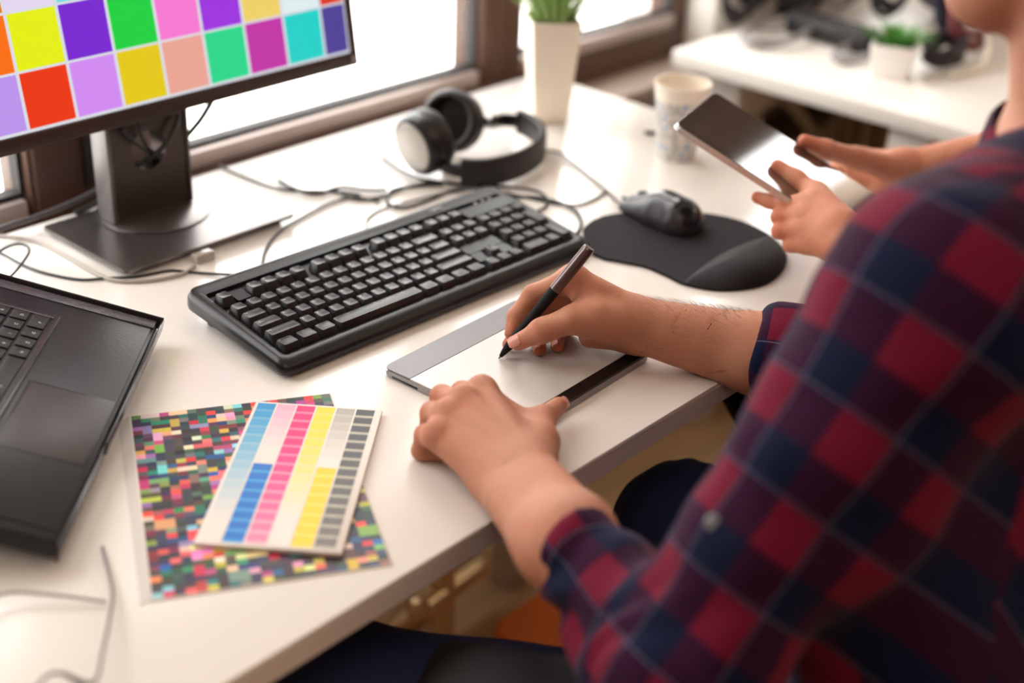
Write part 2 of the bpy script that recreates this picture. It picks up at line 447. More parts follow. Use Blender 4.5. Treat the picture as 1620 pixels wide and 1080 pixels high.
# ================================================================== KEYBOARD
M_kb = mat('keyboard_black', srgb(17, 16, 18), .3, spec=.5, bump=.15, bscale=900, var=.08, vscale=30)
M_key = mat('keycap_black', srgb(26, 24, 25), .30, spec=.65, bump=.2, bscale=1500, var=.12, vscale=60)
M_leg = mat('legend_white', srgb(225, 223, 220), .5)
kb = thing('keyboard', (.738, .297, 0), 'black full-size wired keyboard lying between graphics tablet and monitor', 'keyboard', rz=math.radians(-2.06), local=True)
KW, KD = .4585, .173
def kring(il, ifr, ib, r, zf):
    pts = rrect(il, ifr, KW-il, KD-ib, r, 6)
    return [(x, y, zf(x, y)) for x, y in pts]
zt = lambda x, y: .0180+.120*y
rings = [kring(.006, .006, .004, .012, lambda x, y: .002+.085*y), kring(.0005, .0005, .0005, .014, lambda x, y: .0055+.085*y), kring(0, 0, 0, .014, lambda x, y: .0075+.09*y),
         kring(.0005, .001, .0005, .014, lambda x, y: .0125+.112*y), kring(.004, .006, .003, .012, lambda x, y: .0168+.12*y), kring(.009, .014, .007, .009, zt),
         kring(.013, .0175, .010, .006, lambda x, y: zt(x, y)-.0008), kring(.0145, .0195, .0205, .004, lambda x, y: zt(x, y)-.0015), kring(.0155, .0205, .0215, .004, lambda x, y: zt(x, y)-.0058)]
kv = [p for r_ in rings for p in r_]; nk = len(rings[0]); kf = [list(range(nk))[::-1]]
for i in range(len(rings)-1):
    for j in range(nk): kf.append((i*nk+j, i*nk+(j+1) % nk, (i+1)*nk+(j+1) % nk, (i+1)*nk+j))
kf.append([(len(rings)-1)*nk+j for j in range(nk)])
MB().add(kv, kf).build('body', M_kb, kb, smooth=50)
M_foot = mat('foot_rubber', srgb(70, 70, 70), .7)
for x in (.03, KW-.05): MB().box((x, KD-.025, .0075), (.03, .008, .015), bev=.001).build('foot', M_foot, kb)
# raised deck strips between key blocks
ky0 = .0205
def keyz(y): return zt(0, y)-.0060
u = .01905; KX = .0165; KY = .0310
def deckbox(x0, x1, y0, y1, hgt=.0052):
    b_ = MB(); v = []
    for z_ in (0, 1):
        for (x, y) in rrect(x0, y0, x1, y1, .002, 3): v.append((x, y, keyz(y)-.0005+(hgt if z_ else 0)))
    n_ = len(v)//2
    b_.add(v, [list(range(n_))[::-1], list(range(n_, 2*n_))]+[(i, (i+1) % n_, n_+(i+1) % n_, n_+i) for i in range(n_)])
    b_.build('deck', M_kb, kb)
deckbox(KX+15.32*u, KX+18.22*u, KY+1.56*u, KY+2.5*u); deckbox(KX+15.32*u, KX+16.18*u, KY+.56*u, KY+1.50*u); deckbox(KX+17.32*u, KX+18.22*u, KY+.56*u, KY+1.50*u)
deckbox(KX+1.06*u, KX+1.94*u, KY+4.86*u, KY+5.85*u); deckbox(KX+18.5*u, KX+22.5*u, KY+4.75*u, KY+5.85*u, .0062)
def text_mesh(s, size):
    cu = bpy.data.curves.new('t', 'FONT'); cu.body = s; cu.size = size; cu.resolution_u = 2
    o = bpy.data.objects.new('t', cu); COL.objects.link(o)
    me = o.evaluated_get(bpy.context.evaluated_depsgraph_get()).to_mesh()
    vs = [tuple(v.co) for v in me.vertices]; fs = [tuple(p.vertices) for p in me.polygons]
    bpy.data.objects.remove(o); bpy.data.curves.remove(cu)
    return vs, fs
TXT = {}
def txt(s, size):
    if (s, size) not in TXT: TXT[(s, size)] = text_mesh(s, size)
    return TXT[(s, size)]
rows = [
 (5.35, [(0,1,'Esc')]+[(x,1,'F%d'%(i+1)) for i, x in enumerate([2,3,4,5,6.5,7.5,8.5,9.5,11,12,13,14])]+[(15.25,1,'Prt'),(16.25,1,'Scr'),(17.25,1,'Pau')]),
 (4, [(i,1,c) for i, c in enumerate('`1234567890-=')]+[(13,2,'Backspace'),(15.25,1,'Ins'),(16.25,1,'Home'),(17.25,1,'PgUp'),(18.5,1,'Num'),(19.5,1,'/'),(20.5,1,'*'),(21.5,1,'-')]),
 (3, [(0,1.5,'Tab')]+[(1.5+i,1,c) for i, c in enumerate('QWERTYUIOP[]')]+[(13.5,1.5,'\\'),(15.25,1,'Del'),(16.25,1,'End'),(17.25,1,'PgDn'),(18.5,1,'7'),(19.5,1,'8'),(20.5,1,'9'),(21.5,-1,'+')]),
 (2, [(0,1.75,'Caps\nLock A')]+[(1.75+i,1,c) for i, c in enumerate("ASDFGHJKL;'")]+[(12.75,2.25,'Enter'),(18.5,1,'4'),(19.5,1,'5'),(20.5,1,'6')]),
 (1, [(0,2.25,'Shift')]+[(2.25+i,1,c) for i, c in enumerate('ZXCVBNM,./')]+[(12.25,2.75,'Shift'),(16.25,1,'^'),(18.5,1,'1'),(19.5,1,'2'),(20.5,1,'3'),(21.5,-1,'Enter')]),
 (0, [(0,1.25,'Ctrl'),(1.25,1.25,''),(2.5,1.25,'Alt'),(3.75,6.25,''),(10,1.25,'Alt'),(11.25,1.25,''),(12.5,1.25,''),(13.75,1.25,'Ctrl'),(15.25,1,'<'),(16.25,1,'v'),(17.25,1,'>'),(18.5,2,'0'),(20.5,1,'.')]),
]
def keycap(mb, x0, y0, w, d, z, h, low, leg, tall=False):
    g = .0006
    X0_, X1_, Y0_, Y1_ = x0+g, x0+w-g, y0+g, y0+d-g
    t = .0029
    b0 = rrect(X0_, Y0_, X1_, Y1_, .0012, 2); 
    def R_(i, dz, f=0): 
        return [(x, y, z+dz) for x, y in rrect(X0_+i, Y0_+i*(1.3 if not low else .9), X1_-i, Y1_-i*.5, .0016, 2)]
    rr = [[(x, y, z) for x, y in b0], R_(t*.75, h*.8), R_(t, h), R_(t+.0012, h-.0001), R_(t+.0028, h-(.0007 if not low else -.0003))]
    vs = [p for r_ in rr for p in r_]; n = len(b0); fs = []
    for i in range(len(rr)-1):
        for j in range(n): fs.append((i*n+j, i*n+(j+1) % n, (i+1)*n+(j+1) % n, (i+1)*n+j))
    fs.append([(len(rr)-1)*n+j for j in range(n)])
    mb.add(vs, fs, 0)
    if leg:
        sz = .0042 if len(leg) == 1 else .0027
        v, f = txt(leg, sz)
        ny = leg.count('\n')
        mb.add([(a+X0_+t+.0014, b_+Y1_-t*.5-.0013-sz*.75, z+h+.00025) for a, b_, c in v], f, 1)
extra = MB(); nkeys = 0
for ry, ks in rows:
    for (kx, kw, lg) in ks:
        tall = kw < 0; w_ = abs(kw)*u; d_ = u*(2 if tall else 1)
        y = KY+(ry-.5)*u; 
        if tall: y -= u
        yc = y+d_/2
        far = (ry > 5 and kx > 14.5) or (ry == 4 and kx == 21.5)
        mb = extra if far else MB()
        low = ry == 0
        keycap(mb, KX+kx*u, y, w_, d_, keyz(yc)+.0004, .0098 if not low else .0092, low, lg)
        if not far: mb.build('key', [M_key, M_leg], kb, smooth=28); nkeys += 1
tag(extra.build('keys', [M_key, M_leg], kb, smooth=28), kind='stuff')
lg = MB(); v, f = txt('Logitech', .0058)
lg.add([(a+.338, b_+.1575, zt(0, b_+.1575)+.0006) for a, b_, c in v], f); lg.build('logo', M_leg, kb)
for k in range(3): MB().box((.400+.012*k, .1445, zt(0, .1445)+.0006), (.004, .002, .0004)).build('indicator', M_leg, kb)

# ================================================================== GRAPHICS TABLET
def rect_fit(c, z):
    P = [U(*q, z) for q in c]       # TL, TR, BR, BL
    cen = sum(P)/4
    ex = ((P[1]-P[0])+(P[2]-P[3]))/2; ey = ((P[0]-P[3])+(P[1]-P[2]))/2
    a = math.atan2(ex[1], ex[0]); b_ = math.atan2(ey[1], ey[0])-PI/2
    return cen, (a+b_)/2, np.linalg.norm(ex), np.linalg.norm(ey)
M_tabg = mat('tablet_grey', srgb(118, 114, 116), .38, metal=.35, bump=.15, bscale=1200, var=.05)
M_tabs = mat('tablet_silver_surface', srgb(206, 199, 193), .32, metal=.15, bump=.08, bscale=1500, var=.03)
M_side = mat('tablet_rim', srgb(150, 146, 146), .3, metal=.6, var=.03)
gc, ga, gw, gh = rect_fit([(603, 578), (815, 470), (1031, 560), (831, 680)], .010)
gc = np.array([gc[0], gc[1], 0])
gt = thing('graphics_tablet', gc, 'silver pen graphics tablet with grey strip and black strip beneath the drawing hand', 'graphics tablet', rz=ga, local=True)
w2, h2 = .105, .0885
outl = rrect(-w2, -h2, w2, h2, .008, 6)
MB().prism(outl, .0005, .0078, bev=.0018).build('body', M_side, gt)
tp = MB()
tp.prism(rrect(-w2+.0006, h2-.036, w2-.0006, h2-.0006, .0075, 5)[6:18]+[(-w2+.0006, h2-.036), (w2-.0006, h2-.036)], .0078, .0095, bev=.0005); tp.build('button_strip', M_tabg, gt)
MB().prism([(-w2+.0006, -h2+.0165), (w2-.0006, -h2+.0165), (w2-.0006, h2-.0364), (-w2+.0006, h2-.0364)], .0078, .0095, bev=.0002).build('drawing_surface', M_tabs, gt)
MB().prism([(-w2+.0006, -h2+.0162)]+rrect(-w2+.0006, -h2+.001, w2-.0006, -h2+.03, .0075, 5)[18:24]+rrect(-w2+.0006, -h2+.001, w2-.0006, -h2+.03, .0075, 5)[0:6]+[(w2-.0006, -h2+.0162)], .0078, .0097, bev=.0003).build('palm_strip', mat('gloss_black', srgb(20, 19, 21), .12, spec=.6, var=.02), gt)
MB().box((-w2+.0002, h2-.03, .0028), (.0012, .034, .0022), bev=.0003).build('side_slot', M_blk, gt)

# ================================================================== STYLUS
def nxt(P, x, y, L, far=False):
    r = ray(x, y)/F; a = r@r; b_ = 2*r@(O-P); c = (O-P)@(O-P)-L*L; dd = b_*b_-4*a*c
    t_ = -b_/2/a if dd < 0 else (-b_+(1 if far else -1)*dd**.5)/2/a
    return O+r*t_
PT = U(789, 567, .0097)
PE = UD(933, 391, 1.350)
pa = Vector(PE-PT); PL = pa.length; pa.normalize()
pen = thing('stylus', PT, 'stylus pen with black rubber grip and grey barrel held in the right hand', 'stylus')
PM = frame(PT, pa.orthogonal(), z=pa)
# frame() puts its first axis along x; build lathe along local z
PM = Matrix.Translation(Vector(PT)) @ pa.to_track_quat('Z', 'Y').to_matrix().to_4x4()
MB().lathe([(0, 0), (.0007, .0003), (.0008, .003)], 16, M=PM).build('nib', M_blk, pen)
MB().lathe([(.0008, .0025), (.0018, .003), (.0032, .009), (.0047, .018), (.0054, .024), (.0052, .034), (.0051, .05), (.0055, .068), (.0058, PL*.62), (.0054, PL*.62+.001)], 32, M=PM).build('grip', mat('grip_rubber', srgb(16, 15, 17), .65, spec=.25, bump=.1, bscale=900, var=.05), pen)
MB().lathe([(.0054, PL*.62), (.0060, PL*.62+.0008), (.0062, PL*.8), (.0062, PL-.004), (.0060, PL-.001), (.0052, PL), (.003, PL-.0008), (0, PL-.001)], 32, M=PM).build('barrel', mat('barrel_grey', srgb(112, 98, 98), .3, metal=.75, bump=.05, bscale=900, var=.05), pen)

# ================================================================== MOUSE PAD, MOUSE
M_pad = mat('pad_cloth', srgb(31, 26, 30), .8, spec=.3, bump=.4, bscale=1800, var=.1, vscale=40)
pd = thing('mouse_pad', (1.31, .23, 0), 'black mouse pad with raised wrist rest under the mouse', 'mouse pad')
pp = [U(x, y, .003)[:2] for x, y in [(922, 362), (926, 386), (945, 405), (980, 413), (1020, 421), (1052, 434), (1085, 449), (1140, 458), (1195, 453), (1228, 438), (1245, 412), (1235, 388), (1208, 366), (1170, 349), (1125, 339), (1080, 335), (1030, 333), (985, 337), (945, 345)]]
sp = [tuple(p)[:2] for p in spline([(*p, 0) for p in pp+[pp[0]]], 5)][:-1]
MB().prism(sp, .0002, .0038, bev=.0012).build('pad', M_pad, pd)
# wrist rest: domed mound over the near part of the outline
wa, wb_ = U(1082, 446, .004)[:2], U(1222, 374, .004)[:2]
ln = (wb_-wa)/np.linalg.norm(wb_-wa); nn = np.array([ln[1], -ln[0]])
poly = [np.array(p) for p in sp]
cenp = sum(poly)/len(poly)
side = [p for p in poly if (p-wa)@nn > .001]
nn_side = side
arc = []
ang0 = (wa+wb_)/2+nn*.028
near = sorted(side, key=lambda p: math.atan2((p-ang0)@nn, (p-ang0)@ln))
bow = [wa+(wb_-wa)*t_-nn*.012*math.sin(PI*t_) for t_ in np.linspace(1, 0, 14)[1:-1]]
near = sorted(side+[wa, wb_]+bow, key=lambda p: math.atan2((p-ang0)@nn, (p-ang0)@ln))
near = [ang0+(p-ang0)*.985 for p in near]
mb = MB(); vs = []; K_ = 12
for k in range(K_+1):
    q = k/K_; z = .0036+.017*math.sin(min(1, q*1.05)*PI/2)**.8*(1 if q > 0 else 0)
    for p in near: 
        pq = p+(ang0-p)*(q**1.3); vs.append((pq[0], pq[1], z))
n = len(near); fs = []
for k in range(K_):
    for j in range(n): fs.append((k*n+j, k*n+(j+1) % n, (k+1)*n+(j+1) % n, (k+1)*n+j))
mb.add(vs, fs).build('wrist_rest', mat('rest_lycra', srgb(22, 18, 22), .6, spec=.35, bump=.15, bscale=1500, var=.1, vscale=40), pd, smooth=80)
# mouse
mc = np.array([1.335, .283, .0042]); ma = math.atan2(-.075, -.05)  # long axis towards the front edge
MX = Matrix.Translation(Vector(mc)) @ Matrix.Rotation(math.atan2(.335-.23, 1.335-1.322)+.0, 4, 'Z')
ms_ = thing('computer_mouse', mc, 'black wired computer mouse resting on the mouse pad', 'computer mouse')
M_ms = mat('mouse_grey_black', srgb(52, 50, 54), .32, var=.08, vscale=30)
M_mg = mat('mouse_gloss', srgb(18, 17, 20), .12, spec=.6, var=.03)
mf = Fld(); mf.cone((-.026, 0, .006), (.000, 0, .006), .0315, .0295, k=.01); mf.cone((0, 0, .006), (.040, 0, .000), .0295, .0205, k=.01)
mf.cone((.005, .009, .006), (.046, .013, -.002), .018, .015, k=.01); mf.cone((.005, -.009, .006), (.046, -.013, -.002), .018, .015, k=.01)
mf.cuts = [(np.array([0, 0, .0006]), np.array([0, 0, -1.]))]
a_, b_ = sdf_mesh(mf, .0016); fc_ = a_[b_].mean(1)
m1 = MB(); m1.add(a_.tolist(), b_.tolist(), 0, MX); m1.m = [1 if (abs(c[1]) < .0175+.05*(-c[0]) *.1 and c[0] < .018 and c[2] > .012) else 0 for c in fc_]
m1.build('shell', [M_ms, M_mg], ms_, smooth=60)
MB().lathe([(0, -.0035), (.009, -.0035), (.0112, -.0022), (.0115, 0), (.0112, .0022), (.009, .0035), (0, .0035)], 24, M=MX @ Matrix.Translation((.036, 0, .0150)) @ Matrix.Rotation(PI/2, 4, 'X')).build('scroll_wheel', M_blk, ms_)
MB().tube([MX @ Vector((.056, 0, .006)), MX @ Vector((.066, 0, .006)), MX @ Vector((.072, .001, .005))], [.0032, .0026, .002], 10).build('strain_relief', M_blk, ms_)

# ================================================================== PRINTED CHARTS
def chart(name, corners, z, th, label, cat, colour_fn, paper):
    c, a, w, h = rect_fit(corners, z+th)
    c = np.array([c[0], c[1], z])
    o = thing(name, c, label, cat, rz=a, local=True)
    MB().box((0, 0, th/2), (w, h, th), bev=min(.0004, th*.3)).build('card', paper, o)
    mb = MB(); cols_ = []
    for (x0, y0, x1, y1, cc) in colour_fn(w, h):
        mb.add([(x0, y0, th+.00015), (x1, y0, th+.00015), (x1, y1, th+.00015), (x0, y1, th+.00015)], [(0, 1, 2, 3)]); cols_.append(cc)
    mt = bpy.data.materials.new(name+'_ink'); mt.use_nodes = True; bb = mt.node_tree.nodes['Principled BSDF']; at = N(mt.node_tree, 'ShaderNodeAttribute', attribute_name='Col')
    mt.node_tree.links.new(at.outputs['Color'], bb.inputs['Base Color']); bb.inputs['Roughness'].default_value = .42; bb.inputs['Specular IOR Level'].default_value = .35
    q = mb.build('printed_patches', [mt], o, smooth=0)
    ca = q.data.color_attributes.new('Col', 'FLOAT_COLOR', 'CORNER')
    ca.data.foreach_set('color', np.repeat(np.array([(*x, 1) for x in cols_], np.float32), 4, 0).ravel())
    return o
M_paper = mat('card_white', srgb(228, 217, 209), .4, var=.02)
PAL = [(60,30,50),(40,45,60),(30,60,100),(110,40,60),(200,40,70),(235,150,110),(240,220,150),(240,150,190),(20,110,110),(30,130,90),(120,160,80),(90,60,70),(70,55,50),(150,120,170),(235,110,90),(130,190,220),(20,90,160),(200,180,60),(60,40,90),(110,110,100),(190,60,130),(230,210,190),(100,150,120),(40,70,50),(150,90,70),(45,35,45),(35,50,70),(80,80,85),(130,30,50),(240,60,50),(48,34,52),(36,40,56),(58,40,44),(30,60,66),(44,52,48),(70,40,62),(34,34,40)]
def big_cells(w, h):
    rr = random.Random(3); out = []; nx, ny = 22, 40
    mw = .0015; cw, ch = (w-2*mw)/nx, (h-2*mw)/ny
    grid = {}
    for j in range(ny):
        i = 0
        while i < nx:
            if (i, j) in grid: i += 1; continue
            c = rr.choice(PAL); c = tuple(max(10, min(250, x+rr.randint(-22, 22))) for x in c)
            run = 2 if rr.random() < .12 else 1; hh = 2 if rr.random() < .1 else 1
            for a in range(run):
                for b_ in range(hh): grid[(i+a, j+b_)] = srgb(*c)
            i += run
    for (i, j), c in grid.items():
        if i < nx and j < ny: out.append((-w/2+mw+i*cw, -h/2+mw+j*ch, -w/2+mw+(i+1)*cw, -h/2+mw+(j+1)*ch, c))
    return out
def lerp(a, b_, t_): return tuple(a[i]+(b_[i]-a[i])*t_ for i in range(3))
def small_cells(w, h):
    out = []; ml, mr, mt_, mbm = .003, .0065, .003, .004
    gx = .0016; cw = (w-ml-mr-5*gx)/6; R_ = 15; ch = (h-mt_-mbm)/R_
    wht = (228, 217, 209)
    for i in range(6):
        x0 = -w/2+ml+i*(cw+gx); x1 = x0+cw
        for j in range(R_):
            t_ = j/(R_-1); y1 = h/2-mt_-j*ch; y0 = y1-ch
            if i == 0: c = lerp((40, 145, 205), wht, min(1, t_*1.12)**.9); l = lerp(c, wht, .28)
            elif i == 1:
                if j < 7: c = lerp((245, 170, 195), wht, min(1, j/5)); l = lerp(c, wht, .3)
                else: c = (0, 108, 196); l = (60, 155, 214)
            elif i == 2: c = lerp((222, 20, 112), (240, 130, 165), max(0, t_-.25)/.75); l = lerp(c, wht, .5)
            elif i == 3: c = lerp((240, 208, 34), wht, min(1, max(0, t_-.1)*1.35)); l = lerp(c, wht, .35)
            elif i == 4:
                if j < 7: c = lerp((168, 162, 152), wht, min(1, j/6.)); l = lerp(c, wht, .35)
                else: c = (236, 198, 0); l = (240, 214, 84)
            else: c = lerp((46, 46, 52), (112, 104, 98), t_); l = (176, 170, 150)
            out.append((x0, y0, x1, y0+ch*.27, srgb(*l))); out.append((x0, y0+ch*.27, x1, y1, srgb(*c)))
    return out
chart('colour_chart', [(203, 657), (522, 622), (624, 893), (240, 950)], 0, .0012, 'large sheet of many tiny multicoloured squares lying under the striped card', 'colour chart', big_cells, mat('sheet_edge', srgb(222, 210, 200), .5, var=.02))
chart('colour_card', [(408, 634), (606, 648), (540, 873), (302, 860)], .0014, .0045, 'white card with cyan, pink, yellow and grey patch columns lying on the multicoloured sheet', 'colour card', small_cells, M_paper)
# pale protective sleeve edge beside the big chart
c_ = [U(x, y, .0) for x, y in [(187, 668), (204, 660), (241, 948), (222, 958)]]
sv = MB().prism([tuple(p[:2]) for p in c_][::-1], .0001, .0009)
tag(sv.build('paper_strip', mat('pale_grey_paper', srgb(206, 198, 192), .5, var=.03)), 'narrow pale grey paper margin along the left edge of the multicoloured sheet', 'paper')

# ================================================================== LAPTOP
M_lap = mat('laptop_black', srgb(26, 24, 26), .36, spec=.4, bump=.25, bscale=500, var=.18, vscale=25)
M_lapk = mat('laptop_key', srgb(26, 24, 25), .4, bump=.2, bscale=900, var=.2, vscale=50)
Pr = U(252, 507, .028); Pf = U(92, 856, .028)
fx = Vector(Pf-Pr); LW = fx.length; fx.normalize()
Q = U(0, 452, .070); vy = Vector(Q-Pr); vy = (vy-fx*vy.dot(fx)).normalized()
lp = thing('laptop', (Pr[0], Pr[1], 0), 'open black laptop at the left edge of the desk, keyboard and touchpad showing', 'laptop')
LM = frame(Pr, fx, y=vy)       # x along front edge toward the camera, y toward the hinge, z = x cross y
up = 1 if (fx.cross(vy)).z > 0 else -1
LD = .245
def lz(a): return a*up
def lbox(mb, x0, x1, y0, y1, za, zb, bev=0, mi=0):
    z0_, z1_ = sorted((lz(za), lz(zb))); return mb.box(((x0+x1)/2, (y0+y1)/2, (z0_+z1_)/2), (x1-x0, y1-y0, z1_-z0_), bev=bev, mi=mi, M=LM)
mb = MB(); lbox(mb, 0, LW, .0, LD, -.019, -.001, .003); mb.build('body', M_lap, lp)
mb = MB(); lbox(mb, .006, LW-.012, .004, LD-.004, -.002, 0, .0006); palm_ = mb.build('palm_rest', mat('palm_rest_satin', srgb(34, 31, 35), .34, spec=.4, bump=.15, bscale=300, var=.25, vscale=18), lp)
mb = MB(); lbox(mb, -.0022, 0, -.004, LD, -.010, .0035, .0006); lbox(mb, -.0016, LW*.62, -.0048, -.0022, -.012, .0015, .0005)
lbox(mb, LW*.62, LW+.002, -.0035, .0, -.019, -.003, .0008); mb.build('edge_trim', mat('trim_gloss', srgb(70, 66, 68), .2, metal=.4, var=.1), lp)
mb = MB(); lbox(mb, .166, .268, .0075, .080, -.0006, .0004, .0004); mb.build('touchpad', mat('touchpad_grey', srgb(60, 53, 52), .42, bump=.1, bscale=900, var=.1, vscale=20), palm_)
mb = MB(); lbox(mb, .163, .271, .005, .0825, -.001, .00012, .0003); mb.build('touchpad_bevel', M_blk, palm_)
# keyboard well and rim
mb = MB(); lbox(mb, .052, LW-.02, .092, .212, -.0015, .0004, .0005); mb.build('keyboard_well', M_blk, lp)
mb = MB(); lbox(mb, .046, LW-.015, .0865, .092, -.0005, .0026, .0012); lbox(mb, .0475, .052, .088, .214, -.0005, .0012, .0006); mb.build('well_rim', mat('rim_black', srgb(52, 48, 50), .25, var=.08), lp)
for j in range(6):
    yy = .0945+.0187*j; x_ = .0545
    widths = [.016]*15 if j else [.024, .016, .016, .016, .085, .016, .016, .016, .016]
    off = [0, .004, .0, .0, .0, 0][j]
    for i, w_ in enumerate(widths):
        if x_+w_ > LW-.024: break
        mb = MB(); lbox(mb, x_, x_+w_, yy, yy+.0158, .0005, .0028, .0009)
        lgd = 'PLKJHGFDSAZXCVBNM1234567'[(i*5+j*7) % 24]
        v, f = txt(lgd, .0045)
        # legends read from the front edge: local x flipped
        mb.add([(x_+w_*.62-a, yy+.0045+b_, lz(.0029)) for a, b_, c in v], f, 1, LM)
        mb.build('key', [M_lapk, M_leg], lp, smooth=30)
        x_ += w_+.0027
# scuffed film strip along the side edge
mb = MB(); lbox(mb, .004, .0185, .002, .20, .0001, .0006, .0002); mb.build('side_film', mat('scuffed_film', srgb(74, 70, 76), .25, bump=1, bscale=120, var=.5, vscale=60), lp)
# lid, opened back past the left edge of the picture
hz_ = MB(); lbox(hz_, .03, LW-.03, LD-.004, LD+.008, -.012, .002, .003); hz_.build('hinge', M_blk, lp)
la = math.radians(38)
LM2 = LM @ Matrix.Translation((0, LD+.004, 0)) @ Matrix.Rotation((la if up > 0 else -la), 4, 'X')
mb = MB(); mb.box((LW/2, .12, lz(-.004)), (LW, .235, .006), bev=.002, M=LM2); lid_ = mb.build('lid', M_lap, lp)
mb = MB(); mb.box((LW/2, .12, lz(-.0008)), (LW-.02, .205, .0008), M=LM2); mb.build('display', mat('laptop_display', srgb(16, 16, 20), .1, var=.02), lid_)
# rear riser foot, the back of the laptop is lifted
def lpt(x, y, z): return LM @ Vector((x, y, lz(z)))
for xx in (.05, LW-.05):
    a = lpt(xx, LD-.03, -.019)
    MB().box((a.x, a.y, a.z/2), (.03, .03, a.z), bev=.004).build('riser', M_blk, lp)

# ================================================================== EYEGLASSES
M_fr = mat('glasses_frame', srgb(112, 100, 100), .3, metal=.2, var=.05)
M_lens = mat('glasses_lens', (1, 1, 1), .02, trans=1, ior=1.05)
gl = thing('eyeglasses', (.36, .08, 0), 'thin grey-framed eyeglasses lying near the front left corner of the desk', 'glasses')
h1 = U(146, 1082, .012); h2_ = np.array([h1[0]-.115, h1[1]-.065, .012])
ex_ = Vector(h2_-h1).normalized(); frp = []
ey_ = Vector((0, 0, 1)); inw = Vector((-.35, .93, 0)); tiltv = (inw*.92+Vector((0, 0, .38))).normalized()
base = Vector(h1)
def lens_ring(x0, x1):
    w_, h_ = x1-x0, .036
    return [base+ex_*(x0+w_/2+w_/2*math.copysign(abs(math.cos(a))**.6, math.cos(a)))+tiltv*(h_/2*math.copysign(abs(math.sin(a))**.6, math.sin(a))+.012) for a in np.linspace(0, 2*PI, 33)]
for x0, x1 in ((.006, .056), (.076, .126)):
    rg = lens_ring(x0, x1)
    MB().tube(rg, .0013, 8, cap=False).build('rim', M_fr, gl)
    cc = sum(rg[:-1], Vector())/32
    nrm = ex_.cross(tiltv).normalized()*.0006
    MB().add([p-nrm for p in rg[:-1]]+[p+nrm for p in rg[:-1]], [list(range(32))[::-1], list(range(32, 64))]+[(i, (i+1) % 32, 32+(i+1) % 32, 32+i) for i in range(32)]).build('lens', M_lens, gl)
MB().tube(spline([base+ex_*.056+tiltv*.018, base+ex_*.066+tiltv*.023, base+ex_*.076+tiltv*.018], 6), .0012, 8).build('bridge', M_fr, gl)
MB().tube(spline([base+ex_*.006+tiltv*.02, U(148, 1080, .018), U(163, 1028, .016), U(172, 985, .012), U(178, 945, .008), U(174, 915, .005), U(162, 866, .003)], 6), .0017, 8, flat=(1.3, .8)).build('temple', M_fr, gl)
MB().tube(spline([base+ex_*.126+tiltv*.02, base+ex_*.128+Vector((0, .02, .006)), U(-40, 985, .018), U(0, 940, .012), U(80, 940, .008), U(168, 952, .0035)], 6), .0012, 8, flat=(1.3, .8)).build('temple', mat('temple_clear', srgb(176, 170, 166), .3, var=.03), gl)

# ================================================================== TALL POT, CUP
M_pot = mat('pot_cream', srgb(236, 224, 208), .45, var=.02, vscale=30)
M_soil = mat('soil', srgb(60, 48, 40), .9, bump=1, bscale=300, var=.4, vscale=200)
M_grass = mat('grass_green', srgb(138, 168, 92), .5, var=.35, vscale=60)
pt = thing('potted_grass', (1.50, .635, 0), 'tall tapered cream square pot with green grass standing by the window', 'plant')
def square_pot(o, c, wb2, wt2, h, rot, matp):
    M_ = Matrix.Translation((c[0], c[1], 0)) @ Matrix.Rotation(rot, 4, 'Z')
    R_ = []
    for (w_, z) in ((wb2-.002, 0), (wb2, .002), (wt2, h-.001), (wt2-.001, h), (wt2-.004, h), (wt2-.005, h-.02), (wt2-.006, h-.025)):
        R_.append([(x, y, z) for x, y in rrect(-w_, -w_, w_, w_, .0035, 3)])
    n_ = len(R_[0]); vs = [p for r_ in R_ for p in r_]
    fs = [list(range(n_))[::-1]]+[(i*n_+j, i*n_+(j+1) % n_, (i+1)*n_+(j+1) % n_, (i+1)*n_+j) for i in range(len(R_)-1) for j in range(n_)]
    po_ = MB().add(vs, fs, 0, M_).build('pot', matp, o)
    MB().box((0, 0, h-.022), ((wt2-.0055)*2, (wt2-.0055)*2, .004), M=M_).build('soil', M_soil, po_)
    return M_
PC = U(866, 186, 0)
Mp = square_pot(pt, PC, .026, .037, .152, .91, M_pot)
def tuft(n_, h, r0, r1, w_, seed):
    rr = random.Random(seed); mb = MB()
    for i in range(n_):
        a = rr.uniform(0, 2*PI); q = rr.random()**.5; lean = q*r1; hh = h*rr.uniform(.65, 1); 
        x, y = r0*q*math.cos(a), r0*q*math.sin(a); t_ = Vector((-math.sin(a), math.cos(a), 0))*w_/2
        vs = []; 
        for k in range(5):
            s_ = k/4; c = Vector((x+lean*s_**1.7*math.cos(a), y+lean*s_**1.7*math.sin(a), hh*s_*(1-.15*s_*q))); ww = (1-s_)**.6
            vs += [c-t_*ww, c+Vector((0, 0, .0004)), c+t_*ww]
        mb.add(vs, [f for k in range(4) for f in ((3*k, 3*k+1, 3*k+4, 3*k+3), (3*k+1, 3*k+2, 3*k+5, 3*k+4))])
    return mb
g_ = tuft(340, .11, .028, .065, .0036, 2); g_.v = [tuple(Mp @ Vector((v[0], v[1], v[2]+.13))) for v in g_.v]
g_.build('grass', M_grass, pt, smooth=80)
